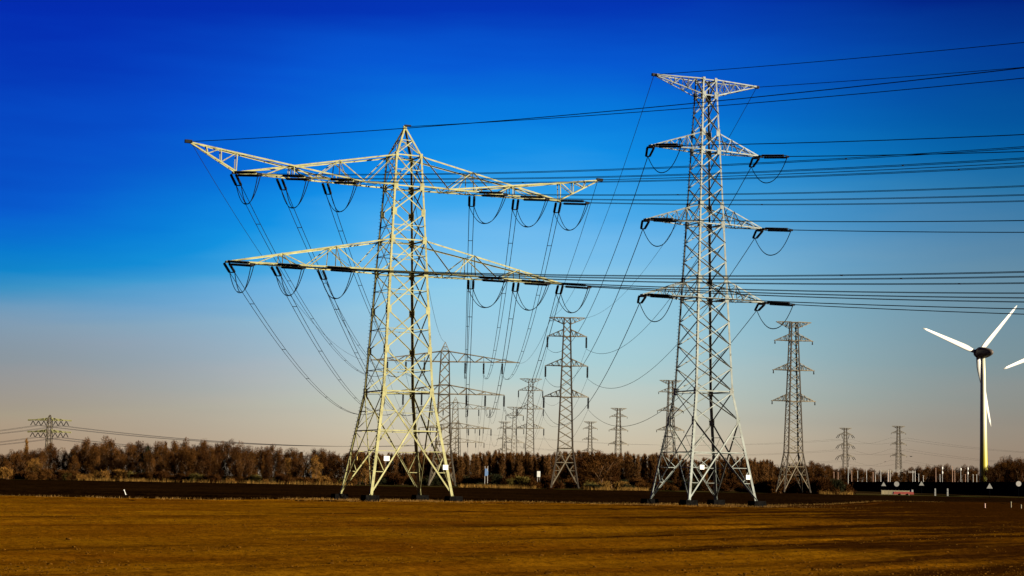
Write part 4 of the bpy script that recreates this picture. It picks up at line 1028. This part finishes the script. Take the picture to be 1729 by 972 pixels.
# masts beyond the barrier
MA = [(1432, 789, 1), (1438, 795, 0), (1448, 795, 1), (1463, 793, 1), (1474, 797, 0), (1478, 798, 1), (1500, 796, 0), (1551, 800, 1), (1559, 803, 1), (1580, 790, 0), (1587, 801, 1), (1608, 788, 0), (1612, 795, 0), (1624, 803, 1), (1630, 801, 0), (1643, 801, 1), (1649, 801, 1), (1675, 793, 1), (1682, 804, 0), (1701, 783, 1), (1711, 804, 1), (1415, 798, 0), (1408, 797, 0)]
for px_, py_, w in MA:
    Y = 1280 + random.uniform(-25, 25); b = at(px_, py_, Y); t = MB(); t.tube([Vector((0, 0, 0)), Vector((0, 0, b.z))], [.28, .16], 6); t.box((.0, 0, b.z), .9, .25, .25)
    tag(t.build('mast', M_POST if w else M_POSTO), 'slim pale mast of the substation standing beyond the black barrier' if w else 'slim rusty mast of the substation standing beyond the black barrier', 'mast', 'pale substation masts' if w else 'rusty substation masts').location = (b.x, Y, 0)
Y = 1260; a, b = at(1487, 794, Y), at(1545, 793.5, Y); zt_ = (a.z + b.z) / 2
t = thing('gantry', 'pale portal gantry of the substation beneath a tiny pylon', 'gantry', (a.x, Y, 0)); Lg = b.x - a.x
for f in (0, .21, .27, .93, 1.0):
    q = MB(); q.tube([Vector((Lg * f, 0, 0)), Vector((Lg * f, 0, zt_))], .24, 6); q.build('leg', M_POST, t)
for f0, f1, dz in ((0, .36, -.5), (.36, .66, .3), (.80, 1.0, -.5)):
    q = MB()
    for zz in (0, -.9): q.box((Lg * (f0 + f1) / 2, 0, zt_ + dz + zz), Lg * (f1 - f0), .25, .22)
    for k in range(8):
        x0 = Lg * (f0 + (f1 - f0) * k / 8); x1 = Lg * (f0 + (f1 - f0) * (k + 1) / 8)
        q.tube([Vector((x0, 0, zt_ + dz - (.9 if k % 2 else 0))), Vector((x1, 0, zt_ + dz - (0 if k % 2 else .9)))], .07, 4)
    q.build('beam', M_POST if f0 != .0 else M_CREAM, t)
for px_, y0_, y1_, lb in ((1591, 790, 811, 'left white switchgear mast with two bulbs'), (1622, 792, 812, 'middle white switchgear mast with one high bulb'), (1634, 791, 812, 'right white switchgear mast with two bulbs')):
    Y = 1270; b = at(px_, y0_, Y); t = thing('switchgear_mast', lb + ' beyond the black barrier', 'mast', (b.x, Y, 0)); q = MB(); q.tube([Vector((0, 0, 0)), Vector((0, 0, b.z))], .15, 6); q.build('pole', M_POST, t)
    for dz in ((0,) if px_ == 1622 else (0, -3.0)):
        q = MB(); q.lathe([(.1, b.z + dz - 1.0), (.45, b.z + dz - .8), (.55, b.z + dz), (.45, b.z + dz + .7), (.1, b.z + dz + .9)], 10); q.build('bulb', M_PLW, t)
# blue sign, white cabinet, field markers, leaning stick, birds
c = at(821, 797, 700); t = thing('direction_sign', 'tall blue sign panel standing between the yellow pylon and olive bush', 'sign', (c.x, 700, 0))
q = MB(); q.box((0, 0, c.z), 1.0, .12, 2.7); q.box((.62, .02, c.z - .3), .24, .1, 1.6); q.build('sign_face', M_BLUE, t)
q = MB(); q.tube([Vector((-.5, .12, 0)), Vector((-.5, .12, c.z + 2.3))], .1, 6); q.tube([Vector((.5, .12, 0)), Vector((.5, .12, c.z + 2.3))], .1, 6); q.build('pole', M_POST, t)
c = at(909.5, 802, 690); t = thing('equipment_cabinet', 'white equipment cabinet on a stand beside the second slender pylon', 'cabinet', (c.x, 690, 0))
q = MB(); q.box((0, 0, c.z + .4), 1.2, 1.0, 2.1); q.build('housing', M_PLW, t)
q = MB()
for xx in (-.4, .4): q.box((xx, 0, (c.z - .65) / 2), .2, .5, c.z - .65)
q.build('stand', M_POST, t)
for px_, y0_, y1_, Y, lb in ((1663, 860, 851, 285, 'pale pink field marker post, leftmost of three at the right edge'), (1707, 857.5, 848, 300, 'pale pink field marker post, middle of three at the right edge'), (1724, 861, 853, 285, 'short pale marker post nearest the right edge')):
    a = at(px_, y0_, Y); b = at(px_, y1_, Y); t = MB(); hh = b.z; t.tube([Vector((0, 0, -.1)), Vector((0, 0, hh))], [.11, .10], 8); t.lathe([(.13, hh), (.1, hh + .1), (.02, hh + .14)], 8)
    tag(t.build('marker_post', mat('pink_marker_paint', (.42, .24, .18), .6) if px_ < 1700 else M_CREAM), lb, 'post').location = (a.x, Y, 0)
a, b = at(214, 838, 236), at(209.5, 827, 236); t = MB(); t.tube([Vector((0, 0, -.1)), b - a], [.06, .04], 6); t.box((b - a) * .98, .16, .05, .12)
tag(t.build('leaning_stake', M_PLW), 'thin white stake leaning left in the dark field edge', 'stake').location = a
for px_, py_, Y, s, lb in ((1538.5, 770.5, 420, 1.0, 'dark bird gliding above the substation gantry'), (1494.5, 779, 520, .7, 'smaller bird gliding left above the substation gantry')):
    c = at(px_, py_, Y); t = thing('bird', lb, 'bird', c, R(20)); q = MB()
    q.tube([Vector((0, -.3, 0)), Vector((0, -.1, .0)), Vector((0, .15, .02)), Vector((0, .34, .05)), Vector((0, .44, .03))], [.02, .09, .1, .06, .015], 8)
    for sx in (-1, 1):
        q.add([Vector((0, .14, .03)), Vector((sx * .3, .18, .12)), Vector((sx * .62, .0, .05)), Vector((sx * .3, -.06, .1)), Vector((0, -.1, .03)),
               Vector((0, .14, .0)), Vector((sx * .3, .18, .10)), Vector((sx * .62, .0, .04)), Vector((sx * .3, -.06, .08)), Vector((0, -.1, .0))],
              [(0, 1, 3, 4), (1, 2, 3), (9, 8, 6, 5), (8, 7, 6), (0, 5, 6, 1), (1, 6, 7, 2), (2, 7, 8, 3), (3, 8, 9, 4)])
    q.add([Vector((-.06, -.28, 0)), Vector((.06, -.28, 0)), Vector((.11, -.5, .01)), Vector((-.11, -.5, .01)), Vector((-.06, -.28, -.015)), Vector((.06, -.28, -.015)), Vector((.11, -.5, -.005)), Vector((-.11, -.5, -.005))],
          [(0, 1, 2, 3), (7, 6, 5, 4), (0, 4, 5, 1), (1, 5, 6, 2), (2, 6, 7, 3), (3, 7, 4, 0)])
    o = q.build('body', M_BIRD, t); t.scale = (s, s, s)
